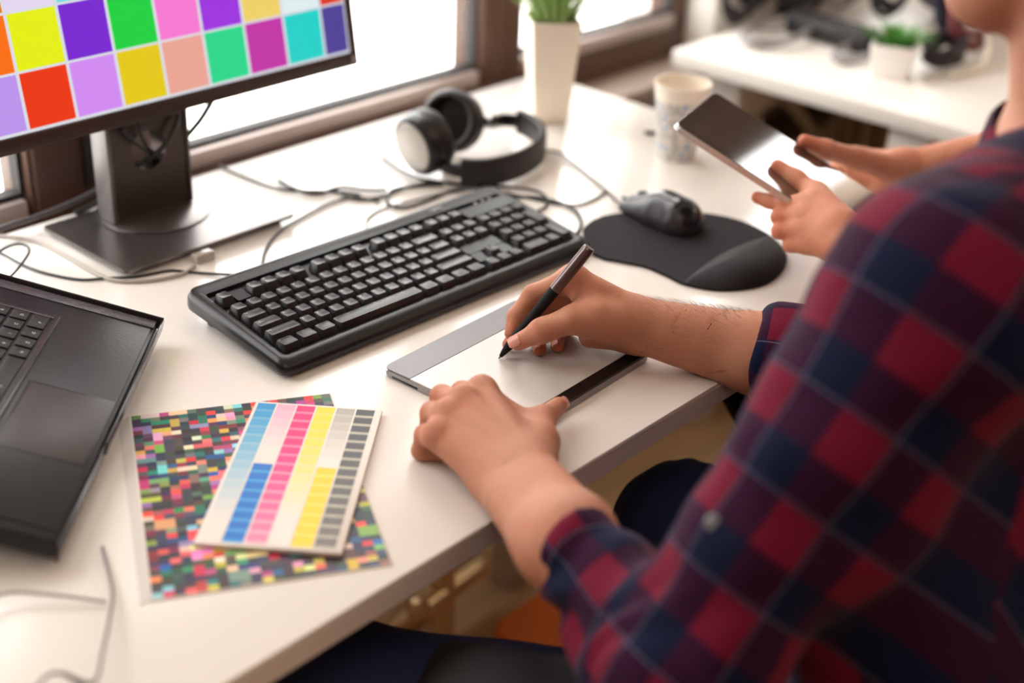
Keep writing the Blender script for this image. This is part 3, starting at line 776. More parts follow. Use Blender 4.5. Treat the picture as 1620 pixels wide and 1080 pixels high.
# cup
cupm = bpy.data.materials.new('cup_print'); cupm.use_nodes = True; nt = cupm.node_tree; b = nt.nodes['Principled BSDF']; b.inputs['Roughness'].default_value = .5
tc = N(nt, 'ShaderNodeTexCoord'); vo = N(nt, 'ShaderNodeTexVoronoi'); vo.inputs['Scale'].default_value = 75; nt.links.new(tc.outputs['Object'], vo.inputs[0])
cr = N(nt, 'ShaderNodeValToRGB'); cr.color_ramp.interpolation = 'CONSTANT'
e = cr.color_ramp.elements; e[0].color = (*srgb(104, 156, 196), 1); e[1].position = .28; e[1].color = (*srgb(214, 206, 198), 1)
x = e.new(.55); x.color = (*srgb(178, 176, 172), 1); nt.links.new(vo.outputs['Distance'], cr.inputs[0]); nt.links.new(cr.outputs[0], b.inputs['Base Color'])
M_cup = mat('cup_white', srgb(238, 226, 210), .5, var=.02)
CC = U(1069, 247, 0)
cu = thing('paper_cup', (CC[0], CC[1], 0), 'patterned blue and beige paper cup on the desk behind the handheld tablet', 'cup')
MC = Matrix.Translation((CC[0], CC[1], 0))
MB().lathe([(0, .004), (.0255, .004), (.0262, 0), (.0272, .0), (.0362, .086), (.0355, .086), (.0265, .006)], 40, M=MC).build('cup_wall', cupm, cu)
MB().lathe([(.0363, .0862), (.0385, .104), (.0398, .106), (.0395, .108), (.0378, .1078), (.037, .1), (.0262, .006), (0, .006)], 40, M=MC).build('cup_rim', M_cup, cu)

# ================================================================== HEADPHONES
M_hb = mat('headphone_black', srgb(18, 16, 18), .3, bump=.1, bscale=700, var=.1, vscale=40)
M_hl = mat('headphone_leather', srgb(26, 20, 20), .45, bump=.4, bscale=500, var=.15, vscale=40)
M_hs = mat('headphone_silver', srgb(188, 184, 178), .35, metal=.3, bump=.1, bscale=800, var=.05)
hp = thing('headphones', (1.33, .60, 0), 'black over-ear headphones with silver cup disc, lying beside the cream pot', 'headphones')
C1 = U(668, 226, .044); C2 = U(719, 192, .050)
axd = Vector(-.73*RT-.42*UPV-.545*FW).normalized()          # first cup's outward axis
def cup_at(c, ax, silver):
    z = Vector(ax); M_ = Matrix.Translation(Vector(c)) @ z.to_track_quat('Z', 'Y').to_matrix().to_4x4()
    e_ = Matrix.Scale(1.0, 4)
    sh = MB().lathe([(0, .018), (.034, .0175), (.0395, .014), (.042, .007), (.0425, 0), (.041, -.003), (0, -.003)], 40, M=M_)
    s1 = sh.build('ear_cup', M_hb, hp)
    MB().lathe([(0, .0200), (.030, .0192), (.0335, .0180), (.0338, .0165), (0, .0165)], 40, M=M_).build('disc', M_hs if silver else M_hb, s1)
    MB().lathe([(.041, -.003), (.0435, -.008), (.0435, -.016), (.040, -.0225), (.036, -.0245), (.031, -.0225), (.0285, -.017), (.028, -.008), (.028, -.006), (0, -.006)], 40, M=M_).build('ear_pad', M_hl, s1)
    return M_
Mc1 = cup_at(C1, axd, True)
ax2 = Vector(.90*FW+.35*RT+.10*UPV).normalized()
Mc2 = cup_at(C2, ax2, False)
# headband: strip standing on its edge, lying on the desk
bandc = spline([U(700, 262, .022), U(730, 272, .021), U(775, 272, .021), U(825, 258, .022), U(856, 236, .024), U(853, 212, .027), U(825, 194, .031), U(795, 190, .036), U(768, 198, .042)], 8)
def strip(path, hgt, thk, mi=0, n=14):
    P = [Vector(p) for p in path]; vs = []; k = len(P)
    for i in range(k):
        t_ = (P[min(i+1, k-1)]-P[max(i-1, 0)]).normalized(); s_ = t_.cross(Vector((0, 0, 1))).normalized(); h_ = hgt[i] if isinstance(hgt, list) else hgt; th = thk[i] if isinstance(thk, list) else thk
        for j in range(n):
            a = 2*PI*j/n; c, q = math.cos(a), math.sin(a)
            vs.append(P[i]+s_*(th/2*math.copysign(abs(c)**.5, c))+Vector((0, 0, h_/2*math.copysign(abs(q)**.5, q))))
    fs = [(i*n+j, i*n+(j+1) % n, (i+1)*n+(j+1) % n, (i+1)*n+j) for i in range(k-1) for j in range(n)]
    fs += [list(range(n))[::-1], [(k-1)*n+j for j in range(n)]]
    return vs, fs
kb_ = len(bandc)
hh = [(.018+.020*min(1, i/8) if i < kb_*.5 else .038-.012*max(0, (i/kb_-.6)/.4)) for i in range(kb_)]
vs, fs = strip(bandc[8:-14], [h for h in hh[8:-14]], .011); MB().add(vs, fs).build('headband', M_hl, hp, smooth=60)
vs, fs = strip(bandc[-20:-4], .019, .007); MB().add(vs, fs).build('slider', M_hb, hp, smooth=60)
vs, fs = strip(bandc[0:12], .016, .007); MB().add(vs, fs).build('slider', M_hb, hp, smooth=60)
# forks joining the sliders to the cups
MB().tube(spline([bandc[1], Vector(C1)+Vector((.018, -.012, -.010))+Vector(RT)*.020, Vector(C1)+Vector(RT)*.030], 5), .005, 10).build('yoke', M_hb, hp)
MB().tube(spline([bandc[-6], bandc[-3], Vector(C2)+Vector(RT)*.040], 5), .007, 10).build('yoke', M_hb, hp)
MB().lathe([(0, 0), (.004, 0), (.004, .003), (0, .004)], 16, M=Matrix.Translation(Vector(UD(723, 250, 1.78)))).build('screw_cap', M_hs, hp)

# ================================================================== CABLES
M_cab = mat('cable_black', srgb(44, 46, 46), .45, var=.05)
M_cabg = mat('cable_grey', srgb(176, 168, 160), .5, var=.05)
def cable(pts, r, label, mt=M_cab, name='cable', z=None, grp=None):
    P = []
    for p in pts:
        q = U(p[0], p[1], r+.0003 if len(p) < 3 else p[2]); P.append(q)
    S = spline(P, 8)
    S = [Vector((p.x, p.y, max(p.z, r+.0002))) for p in S]
    o = MB().tube(S, r, 8).build(name, mt, smooth=60); return tag(o, label, 'cable', grp)
cable([(-60, 470), (0, 448), (20, 434, .010), (38, 412, .016), (46, 398, .02), (42, 389, .02), (26, 386, .02), (0, 397, .014), (-60, 440)], .0016, 'thin black cable looping up beside the top left corner of the laptop')
cable([(-60, 380), (0, 400), (36, 419), (72, 432), (125, 442), (168, 440), (217, 437), (265, 428), (289, 429), (337, 433), (404, 434, .003), (414, 420), (420, 395), (438, 370), (470, 348), (520, 322), (560, 312), (600, 318)], .0016, 'thin black cable running from the monitor foot to the back of the keyboard')
cable([(-60, 372), (0, 373), (36, 377), (65, 384), (108, 407), (149, 431), (180, 443), (229, 444), (285, 434), (308, 420)], .0022, 'pale grey cable curving around the near corner of the monitor base', M_cabg)
# plastic cable clip
cc_ = U(322, 413, .0); tg = MB().box((cc_[0], cc_[1], .006), (.026, .014, .011), bev=.003, M=None)
tag(tg.build('cable_clip', mat('clear_plastic', srgb(206, 196, 188), .15, trans=.5, var=.03)), 'translucent plastic cable clip beside the near edge of the monitor base', 'clip')
def cable3(P, r, label, mt=M_cab):
    o = MB().tube(spline(P, 8), r, 8).build('cable', mt, smooth=60); return tag(o, label, 'cable')
cable3([UT(335, 160, .72), UT(318, 188, .735), UT(300, 210, .75), UT(280, 234, .745), UT(255, 246, .73), UT(228, 256, .712), UT(215, 262, .715)], .0036, 'black cable hanging right of the monitor stand and passing through its hole')
cable3([UT(283, 182, .70), UT(276, 205, .698), UT(262, 228, .698), UT(240, 248, .703), UT(216, 262, .725), UT(200, 270, .76)], .0032, 'black cable curving in front of the monitor stand into its hole')
cable3([UT(193, 204, .700), UT(210, 222, .699), UT(232, 240, .702), UT(250, 252, .715), UT(262, 256, .73)], .0022, 'thin black cable slanting down across the monitor stand')
cable3([UT(218, 196, .700), UT(224, 214, .699), UT(232, 232, .701), UT(242, 240, .712), UT(250, 246, .74)], .0022, 'thin black cable hanging nearly straight in front of the monitor stand')
cable3([UT(262, 190, .76), UT(256, 225, .765), UT(248, 262, .765), UT(225, 276, .76), UT(180, 300, .77)], .003, 'black cable seen through the hole of the monitor stand')
cable3([UT(-60, 392, .775), UT(0, 362, .775), UT(60, 342, .775), UT(110, 322, .775), UT(150, 303, .772), UT(172, 288, .765), UT(205, 268, .755), UT(222, 262, .75)], .0035, 'thick dark grey cable rising behind the monitor stand', mat('cable_darkgrey', srgb(84, 80, 84), .4, var=.05))
cable3([UT(118, 338, .79), UT(150, 322, .785), UT(172, 305, .78), UT(195, 285, .77), UT(228, 268, .758)], .004, 'short dark cable dropping behind the left side of the monitor stand')
# tangle behind the keyboard
cable([(605, 250), (640, 272), (668, 283), (700, 288), (760, 298), (800, 310), (850, 312), (890, 322), (912, 335), (920, 352), (914, 368)], .0021, 'black cable passing behind the headphones and looping at the right end of the keyboard')
cable([(530, 300), (560, 314), (600, 312), (640, 297), (690, 288), (740, 292), (780, 294), (830, 298), (858, 306), (866, 322), (848, 334), (815, 330)], .0018, 'black cable curling between headphones and keyboard')
cable([(765, 300, .020), (720, 300, .004), (680, 316), (640, 328), (615, 322), (614, 308), (625, 299), (660, 294), (700, 292)], .0019, 'black keyboard cable forming a loop left of the headphones')
cable([(985, 325, .008), (974, 316), (960, 302), (935, 280), (905, 255), (880, 240), (850, 240), (800, 248), (760, 256), (700, 262)], .0017, 'thin black mouse cable running left through the headphones')
cable([(580, 365), (582, 345), (605, 330), (650, 318), (700, 306), (740, 300)], .0012, 'fine dark cable at the back edge of the keyboard')
cable([(960, 302), (940, 315), (912, 324), (880, 322), (850, 316), (800, 305)], .0016, 'thin black cable joining the mouse cable to the tangle behind the keyboard')
cable([(345, 262), (400, 285), (440, 298), (480, 302), (530, 303), (570, 308)], .0018, 'thin black cable lying on the desk right of the monitor stand')
cable([(440, 285), (470, 300), (505, 305), (540, 296), (580, 300), (612, 300)], .0024, 'black cable crossing on the desk left of the headphones')
cable([(1020, 209), (1030, 210), (1042, 210)], .003, 'short dark object like a cable end left of the paper cup')

# ================================================================== HANDHELD TABLET COMPUTER
A0 = UD(1067, 195, 1.55); A1 = nxt(A0, 1130, 143, .165, True); A2 = nxt(A1, 1390, 313, .236, True)
ey2 = Vector(A0-A1); LS = ey2.length; ex2 = Vector(A2-A1); 
ey2.normalize(); ex2 = (ex2-ey2*ex2.dot(ey2)); LL = .238; ex2.normalize()
TM = frame(A1, ex2, y=ey2)
tsg = 1 if (ex2.cross(ey2)).z > 0 else -1
tb = thing('handheld_tablet', A2, 'tablet computer with glossy black screen and silver rim held in two hands', 'tablet computer')
def tslab(x0, y0, x1, y1, r, za, zb, bev):
    za, zb = sorted((za*tsg, zb*tsg)); return MB().prism(rrect(x0, y0, x1, y1, r, 5), za, zb, bev=bev, M=TM)
tslab(0, 0, LL, LS, .009, -.0075, -.0006, .002).build('body', mat('ipad_silver', srgb(206, 202, 200), .25, metal=.8, var=.03), tb)
tslab(.002, .002, LL-.002, LS-.002, .008, -.0008, 0, .0002).build('glass_front', mat('black_glass', srgb(16, 14, 14), .03, spec=.8, coat=1, ior=1.8, var=.02), tb)
tslab(.017, .010, LL-.020, LS-.010, .001, 0, .00012, 0).build('screen', mat('screen_off', srgb(40, 35, 35), .035, spec=.8, coat=1, ior=1.8, var=.02), tb)
MB().lathe([(0, 0), (.0055, 0), (.0058, .0003), (.005, .0003), (0, .0001)], 24, M=TM @ Matrix.Translation((LL-.010, LS/2, 0))).build('home_button', M_blk, tb)

# ================================================================== SECOND DESK AND THINGS ON IT
M_desk2 = mat('second_desk_white', srgb(238, 232, 224), .3, var=.01)
d2 = thing('side_desk', (2.7, .25, ZF), 'second white desk standing behind the person, against the windows at right', 'desk')
MB().box((2.80, .245, -.014), (1.67, .97, .028), bev=.002).build('desktop', M_desk2, d2)
for x, y in ((2.02, .28), (3.55, .28), (2.05, .66), (3.55, .66)):
    MB().box((x, y, (ZF-.028)/2), (.05, .075, -ZF-.028), bev=.003).build('leg', M_desk2, d2)
MB().box((2.8, .66, -.08), (1.45, .025, .10), bev=.002).build('back_panel', M_desk2, d2)
cb_ = thing('cabinet', (2.75, .4, ZF), 'brown slatted wooden cabinet under the second white desk', 'cabinet')
M_slat = mat('slat_wood', srgb(150, 118, 88), .45, bump=.2, bscale=40, var=.2, vscale=8, stretch=(6, 6, 1))
MB().box((2.75, .38, -.44), (.46, .6, .6), bev=.003).build('carcass', mat('cabinet_dark', srgb(84, 62, 48), .5, var=.1), cb_)
sl = MB()
for k in range(14): sl.box((2.508, .10+.042*k, -.44), (.024, .032, .58), bev=.002)
sl.build('slatted_side', M_slat, cb_)
sp_ = thing('small_potted_plant', (2.11, .385, 0), 'small white square pot with a short green succulent on the second desk', 'plant')
P2 = U(1408, 118, 0); Ms2 = square_pot(sp_, P2, .029, .036, .056, .35, mat('pot_white', srgb(246, 240, 236), .4, var=.01))
g_ = tuft(150, .056, .020, .050, .0065, 4); g_.v = [tuple(Ms2 @ Vector((v[0], v[1], v[2]+.035))) for v in g_.v]
g_.build('leaves', mat('succulent_green', srgb(86, 150, 60), .5, var=.3, vscale=80), sp_, smooth=80)
rr = random.Random(11)
M_dk = mat('cord_dark', srgb(46, 42, 46), .5, var=.1); M_lt = mat('cord_grey', srgb(150, 146, 146), .5, var=.05); M_rd = mat('cord_red', srgb(120, 56, 60), .5, var=.1); M_nv = mat('cord_navy', srgb(44, 46, 70), .5, var=.1)
def coil(x, y, rad, n_, r, label, mt, h=.0, seed=0, squash=.6, upright=0):
    q = random.Random(seed); c = U(x, y, r); pts = []
    for k in range(n_*9+1):
        a = 2*PI*k/9; R_ = rad*(1+q.uniform(-.14, .14))
        dx, dy = R_*math.cos(a), R_*math.sin(a)*squash
        pts.append((c[0]+dx, c[1]+(dy*(1-upright)), max(r, r+h*k/(n_*9)+q.uniform(0, .012)+(upright*(R_+R_*math.sin(a))))))
    o = MB().tube(spline(pts, 4), r, 7).build('cord_coil', mt, smooth=60); return tag(o, label, 'cord')
coil(1168, 40, .055, 4, .005, 'upright dark cord coil at the window end of the second desk', M_dk, .02, 1, upright=.9)
coil(1225, 62, .075, 4, .0035, 'low pale grey cord coil left of the black power strip', M_lt, .01, 2)
coil(1262, 22, .09, 5, .004, 'dark cord coil behind the black power strip', M_dk, .03, 3, upright=.6)
coil(1330, 18, .08, 4, .0035, 'loose grey cord loops behind the power strip, nearer the person', M_lt, .03, 4, upright=.7)
coil(1350, 92, .05, 3, .003, 'little grey cord coil just left of the small white pot', M_lt, .008, 5)
coil(1500, 62, .075, 5, .007, 'thick navy cord coil right of the small white pot', M_nv, .05, 6, upright=.8)
coil(1525, 82, .065, 4, .007, 'thick dull red cord coil in front of the navy coil', M_rd, .03, 7, upright=.5)
coil(1470, 20, .06, 4, .005, 'dark navy cord coil farthest back beside the face', M_nv, .04, 8, upright=.8)
coil(1500, 20, .085, 6, .011, 'heavy black cord coil standing behind the navy and red coils', M_dk, .07, 12, upright=.95)
coil(1490, 100, .05, 4, .008, 'low dark cord coil in front of the red coil at the desk edge side', M_dk, .02, 13, upright=.2)
coil(1290, 5, .11, 5, .007, 'large dark cord loops standing against the wall above the power strip', M_dk, .05, 14, upright=.9)
coil(1195, 15, .08, 5, .006, 'upright black cord loops next to the white pier', M_dk, .04, 15, upright=.95)
coil(1400, 30, .07, 4, .006, 'dark loops of cord directly behind the small white pot', M_dk, .03, 16, upright=.7)
coil(1545, 45, .05, 3, .006, 'dark cord coil nearest the neck', M_dk, .03, 9, upright=.6)
ps = thing('power_strip', U(1320, 40, 0), 'long black power strip on the second desk behind the small plant', 'power strip')
pA, pB = U(1255, 32, .02), U(1385, 70, .02); dv = Vector(pB-pA)
PMx = frame(pA, dv, z=(0, 0, 1)); MB().box((dv.length/2, 0, 0), (dv.length, .05, .038), bev=.006, M=PMx).build('housing', M_blk, ps)
for k in range(5): MB().lathe([(0, .0195), (.016, .0195), (.018, .0215), (.02, .0195), (.02, .018), (0, .018)], 20, M=PMx @ Matrix.Translation((dv.length*(.12+.19*k), 0, 0))).build('socket', M_dk, ps)
o = MB().tube(spline([U(1500, -10, .05), U(1540, 20, .05), U(1562, 60, .04), U(1560, 95, .02), U(1540, 112, .006), U(1505, 120, .006)], 8), .006, 8).build('cable', mat('cable_white', srgb(236, 226, 210), .5, var=.02), smooth=60)
tag(o, 'thick white cable curving down beside the chin and neck', 'cable')
# pale tube-framed chair between the desks
ch = thing('visitor_chair', (2.35, .45, ZF), 'pale tubular chair with brown seat between the two desks', 'chair')
def tubep(pts, r): return MB().tube(spline(pts, 8), r, 12)
tubep([U(1150, 128, -.06), U(1195, 132, -.06), U(1235, 150, -.10), U(1262, 178, -.18), U(1288, 215, -.30), U(1300, 240, -.42)], .011).build('armrest', mat('chair_tube', srgb(206, 196, 186), .35, metal=.2, var=.03), ch)
qa = U(1300, 240, -.42); qb = U(1150, 128, -.06)
MB().tube(spline([qa, (qa[0], qa[1], -.6), (qa[0], qa[1], ZF+.012), (qa[0]-.0, qa[1]+.3, ZF+.012), (qb[0], qb[1]-.02, -.5), qb], 6), .011, 12).build('side_frame', mat('chair_tube_b', srgb(196, 186, 176), .35, metal=.2, var=.03), ch)
MB().box((qa[0]-.2, qa[1]+.16, -.32), (.40, .38, .05), bev=.02).build('seat', mat('seat_brown', srgb(110, 84, 64), .7, bump=.3, var=.1), ch)

# things on the floor under the desk
M_brass = mat('brass', srgb(246, 212, 160), .25, metal=.55, var=.05)
q = U(700, 925, ZF+.10); vb = thing('pipe_valve', (q[0], q[1], ZF), 'shiny brass pipe fitting standing on the floor under the desk', 'pipe fitting')
def vb_(pts, r, nm): MB().tube(pts, r, 18).build(nm, M_brass, vb)
vb_([(q[0], q[1], ZF), (q[0], q[1], ZF+.15)], .02, 'riser_pipe'); vb_([(q[0]-.05, q[1]-.01, ZF+.09), (q[0]+.08, q[1]+.0, ZF+.09)], .018, 'cross_pipe')
MB().lathe([(0, 0), (.03, .002), (.032, .012), (.026, .02), (0, .022)], 20, M=Matrix.Translation((q[0], q[1], ZF+.15))).build('hand_wheel', M_brass, vb)
for dx in (-.055, .085): MB().lathe([(0, -.02), (.014, -.017), (.02, 0), (.014, .017), (0, .02)], 16, M=Matrix.Translation((q[0]+dx, q[1], ZF+.09))).build('end_cap', M_brass, vb)
q2 = U(655, 972, ZF+.02)
vb2 = MB().tube([(q2[0]-.10, q2[1]-.02, ZF+.02), (q2[0]+.07, q2[1]+.03, ZF+.02)], .02, 16).build('floor_pipe', M_brass); tag(vb2, 'short brass pipe lying low on the floor in front of the brass fitting', 'pipe')
q = U(822, 978, ZF+.03)
om = MB().prism(rrect(q[0]-.05, q[1]-.09, q[0]+.11, q[1]+.02, .02), ZF+.0005, ZF+.03, bev=.008)
tag(om.build('floor_cushion', mat('orange_cloth', srgb(226, 112, 40), .8, bump=.3, var=.1)), 'orange cushion lying on the floor under the desk', 'cushion')

# ================================================================== PEOPLE
def skin_mat(name, col):
    mt = mat(name, col, .46, spec=.4, sss=.05); nt = mt.node_tree; b = nt.nodes['Principled BSDF']
    tc = N(nt, 'ShaderNodeTexCoord'); n1 = N(nt, 'ShaderNodeTexNoise'); n1.inputs['Scale'].default_value = 28; n1.inputs['Detail'].default_value = 5
    nt.links.new(tc.outputs['Object'], n1.inputs['Vector'])
    at = N(nt, 'ShaderNodeAttribute', attribute_name='flush')
    ad = N(nt, 'ShaderNodeMath', operation='MULTIPLY_ADD'); nt.links.new(n1.outputs[0], ad.inputs[0]); ad.inputs[1].default_value = .75; nt.links.new(at.outputs['Fac'], ad.inputs[2])
    mx = N(nt, 'ShaderNodeMix', data_type='RGBA'); mx.inputs[6].default_value = (*col, 1); mx.inputs[7].default_value = (col[0]*.92, col[1]*.52, col[2]*.45, 1)
    nt.links.new(ad.outputs[0], mx.inputs[0]); nt.links.new(mx.outputs[2], b.inputs['Base Color'])
    v = N(nt, 'ShaderNodeTexVoronoi'); v.inputs['Scale'].default_value = 900; v.feature = 'DISTANCE_TO_EDGE'; nt.links.new(tc.outputs['Object'], v.inputs['Vector'])
    n2 = N(nt, 'ShaderNodeTexNoise'); n2.inputs['Scale'].default_value = 160; n2.inputs['Detail'].default_value = 4; nt.links.new(tc.outputs['Object'], n2.inputs['Vector'])
    s0 = N(nt, 'ShaderNodeMath', operation='ADD'); nt.links.new(v.outputs['Distance'], s0.inputs[0]); nt.links.new(n2.outputs[0], s0.inputs[1])
    cu_ = N(nt, 'ShaderNodeAttribute', attribute_name='crease_u'); cm_ = N(nt, 'ShaderNodeAttribute', attribute_name='crease_m')
    n3 = N(nt, 'ShaderNodeTexNoise'); n3.inputs['Scale'].default_value = 120; nt.links.new(tc.outputs['Object'], n3.inputs['Vector'])
    q1 = N(nt, 'ShaderNodeMath', operation='MULTIPLY'); q1.inputs[1].default_value = 3100; nt.links.new(cu_.outputs['Fac'], q1.inputs[0])
    q2 = N(nt, 'ShaderNodeMath', operation='MULTIPLY_ADD'); q2.inputs[1].default_value = 9; nt.links.new(n3.outputs[0], q2.inputs[0]); nt.links.new(q1.outputs[0], q2.inputs[2])
    q3 = N(nt, 'ShaderNodeMath', operation='SINE'); nt.links.new(q2.outputs[0], q3.inputs[0])
    q4 = N(nt, 'ShaderNodeMath', operation='POWER'); q4.inputs[1].default_value = 4; nt.links.new(q3.outputs[0], q4.inputs[0])
    q5 = N(nt, 'ShaderNodeMath', operation='MULTIPLY'); nt.links.new(q4.outputs[0], q5.inputs[0]); nt.links.new(cm_.outputs['Fac'], q5.inputs[1])
    q6 = N(nt, 'ShaderNodeMath', operation='MULTIPLY'); q6.inputs[1].default_value = 1.1; nt.links.new(q5.outputs[0], q6.inputs[0])
    s_ = N(nt, 'ShaderNodeMath', operation='SUBTRACT'); nt.links.new(s0.outputs[0], s_.inputs[0]); nt.links.new(q6.outputs[0], s_.inputs[1])
    bp = N(nt, 'ShaderNodeBump'); bp.inputs['Strength'].default_value = .55; bp.inputs['Distance'].default_value = .0012
    nt.links.new(s_.outputs[0], bp.inputs['Height']); nt.links.new(bp.outputs[0], b.inputs['Normal'])
    return mt
M_skin = skin_mat('skin', srgb(198, 146, 116)); M_skinB = skin_mat('skin_b', srgb(204, 144, 112))
M_nail = mat('nail', srgb(214, 152, 136), .25, spec=.5, var=.04)
J = UD
def flush_attr(o, P, pts):
    f = np.zeros(len(P), np.float32)
    for c, r, a in pts: f = np.maximum(f, a*np.exp(-((P-np.array(c))**2).sum(1)/(r*r)))
    at = o.data.attributes.new('flush', 'FLOAT', 'POINT'); at.data.foreach_set('value', f)
def crease_attr(o, P, js):
    m_ = np.zeros(len(P), np.float32); u_ = np.zeros(len(P), np.float32)
    for c, ax_, r, a in js:
        c = np.array(c); ax_ = np.array(ax_)/np.linalg.norm(ax_); w_ = a*np.exp(-(((P-c)@ax_)/(r*.55))**2)*np.exp(-((P-c)**2).sum(1)/(r*2.2)**2)
        k = w_ > m_; m_[k] = w_[k]; u_[k] = ((P-c)@ax_)[k]
    for nm, x in (('crease_u', u_), ('crease_m', m_)):
        at = o.data.attributes.new(nm, 'FLOAT', 'POINT'); at.data.foreach_set('value', x.astype(np.float32))
def nail(dip, tip, r, nd, ln_, wd, parent, name='fingernail', adv=.002):
    d = Vector(tip-dip).normalized(); n_ = Vector(nd); n_ = (n_-d*n_.dot(d)).normalized(); sx = d.cross(n_)
    c = Vector(tip)+d*adv; vs = []; fs = []; A, B_ = 8, 8
    for i in range(A+1):
        for j in range(B_+1):
            a = (i/A-.5)*2; b_ = (j/B_-.5)*2
            wx = b_*math.sqrt(max(0, 1-abs(a)**4*.55)); ang = wx*(wd/2)/r
            dz = -(max(0, a)**2)*.0012 
            vs.append(c+d*(a*ln_/2)+n_*(math.cos(ang)*(r+.0004)+dz)+sx*(math.sin(ang)*(r+.0004)))
    for i in range(A):
        for j in range(B_): fs.append((i*(B_+1)+j, (i+1)*(B_+1)+j, (i+1)*(B_+1)+j+1, i*(B_+1)+j+1))
    k = len(vs); vs += [v-n_*.0009 for v in vs]; fs += [tuple(k+q for q in f[::-1]) for f in fs]
    MB().add(vs, fs).build(name, M_nail, parent, smooth=80)

pA_ = thing('person', (1.0, -.40, ZF), 'person in red and navy plaid shirt and jeans, drawing with a stylus', 'person')
fl = Fld()
# --- right hand (holds the stylus)
wu, wl = J(1008, 500, 1.388), J(1008, 528, 1.400)
RE = np.array([1.15, -.15, .015])
fl.cone(wu, J(1200, 544, 1.372), .0185, .0300, k=.02); fl.cone(wl, J(1200, 576, 1.385), .0180, .0305, k=.02)
fl.cone(J(1200, 560, 1.378), RE, .036, .036, k=.02)
iM, mM, rM, pM = J(907, 440, 1.386), J(915, 452, 1.405), J(930, 468, 1.423), J(948, 490, 1.436)
fl.cone(wu, iM, .0170, .0125, k=.012); fl.cone(J(1005, 510, 1.398), mM, .0165, .0125, k=.012)
fl.cone(J(1005, 520, 1.405), rM, .0155, .012, k=.012); fl.cone(J(1003, 526, 1.408), pM, .015, .0112, k=.012)
fl.cone(J(1004, 530, 1.398), J(935, 530, 1.402), .0165, .0125, k=.012)
fl.cone(J(990, 512, 1.385), J(940, 500, 1.368), .017, .0150, k=.014)
fl.cone(J(940, 500, 1.368), J(915, 460, 1.384), .0125, .009, k=.012)
tM, tI, tT = J(903, 506, 1.362), J(857, 523, 1.362), J(820, 541, 1.369)
fl.chain([J(965, 513, 1.374), tM, tI, tT], [.0165, .0128, .0107, .0086], k=.008, g=1, gk=.016)
fl.cone((tI+tM)/2, tI, .0108, .0112, k=.006, g=1)
iP, iD, iT = J(843, 466, 1.396), J(816, 500, 1.401), J(809, 527, 1.3965)
fl.chain([iM, iP, iD, iT], [.0125, .0099, .0085, .0071], k=.005, g=2)
mP, mD, mT = J(862, 484, 1.418), J(829, 516, 1.418), J(805, 544, 1.404)
fl.chain([mM, mP, mD, mT], [.0125, .0098, .0085, .0068], k=.005, g=3)
rP, rD, rT = J(870, 507, 1.430), J(852, 530, 1.418), J(853, 552, 1.398)
fl.chain([rM, rP, rD, rT], [.012, .0093, .0083, .0072], k=.005, g=4)
pP, pD, pT = J(900, 517, 1.438), J(881, 531, 1.422), J(882, 547, 1.403)
fl.chain([pM, pP, pD, pT], [.011, .0084, .0074, .0066], k=.005, g=5)
# tendon of the thumb and the wrist
toc = Vector(-FW)
# --- left hand (rests on the desk and the tablet corner)
LE = np.array([.66, -.22, .015])
la_, lb_ = U(785, 760, .027), U(833, 737, .032)
fl.cone(la_, U(873, 872, .042), .0205, .0255, k=.025); fl.cone(lb_, U(916, 838, .045), .0210, .0265, k=.025)
fl.cone(U(895, 855, .042), LE, .036, .037, k=.02)
IM, MM_, RM, PM_ = U(762, 622, .050), U(733, 638, .052), U(707, 660, .047), U(694, 690, .040)
fl.cone(lb_, IM, .0200, .0128, k=.014); fl.cone(U(815, 743, .032), MM_, .0190, .0125, k=.014)
fl.cone(U(800, 752, .030), RM, .0185, .012, k=.014); fl.cone(la_, PM_, .0185, .0118, k=.014)
fl.cone(U(836, 730, .028), U(852, 700, .030), .0185, .0135, k=.016); fl.cone(U(785, 640, .036), U(838, 672, .030), .0100, .0105, k=.016)
fl.cone(U(800, 690, .032), U(845, 700, .028), .014, .0125, k=.016)
tm, ti = U(856, 700, .030), U(860, 661, .029)
tt = U(884, 642, .0190)
fl.chain([U(850, 720, .029), tm, ti, tt], [.0150, .0118, .0108, .0088], k=.007, g=11, gk=.016)
def curl(M_, x, y, L1, rr_, g, zt_):
    P_ = nxt(M_, x, y, L1, True); P_[2] = max(P_[2], zt_+rr_[1]+.004)
    back = np.array([.35, -.45, 0]); back /= np.linalg.norm(back)
    fwd_ = np.array([-.25, .5, 0]); fwd_ /= np.linalg.norm(fwd_)
    D_ = P_+fwd_*.004+np.array([0, 0, -1])*max(0, P_[2]-zt_-rr_[2]); 
    D_ = P_+(D_-P_)*1.0; D_[2] = zt_+rr_[2]+.001
    T_ = D_+back*.018; T_[2] = zt_+rr_[3]
    fl.chain([M_, P_, D_, T_], rr_, k=.006, g=g, gk=.010)
    return P_
IP = curl(IM, 731, 621, .042, [.0128, .0102, .0088, .0078], 12, .011)
MP = curl(MM_, 699, 627, .042, [.0125, .0102, .0088, .0078], 13, .009)
RP = curl(RM, 683, 653, .036, [.012, .0098, .0084, .0076], 14, .0)
PP = curl(PM_, 673, 688, .030, [.0118, .0092, .0078, .007], 15, .0)
zup = np.array([0, 0, 1.])
for a, b_, r_ in ((U(812, 715, .032), IM, .0135), (U(800, 722, .032), MM_, .013), (U(788, 732, .030), RM, .0122)):
    fl.cone(a+zup*.0185, b_+zup*(r_-.0025), .0026, .0036, k=.009)
for kn in (IM, MM_, RM, PM_): fl.cone(kn+zup*.0042, kn+zup*.0042, .0122, .0122, k=.005)
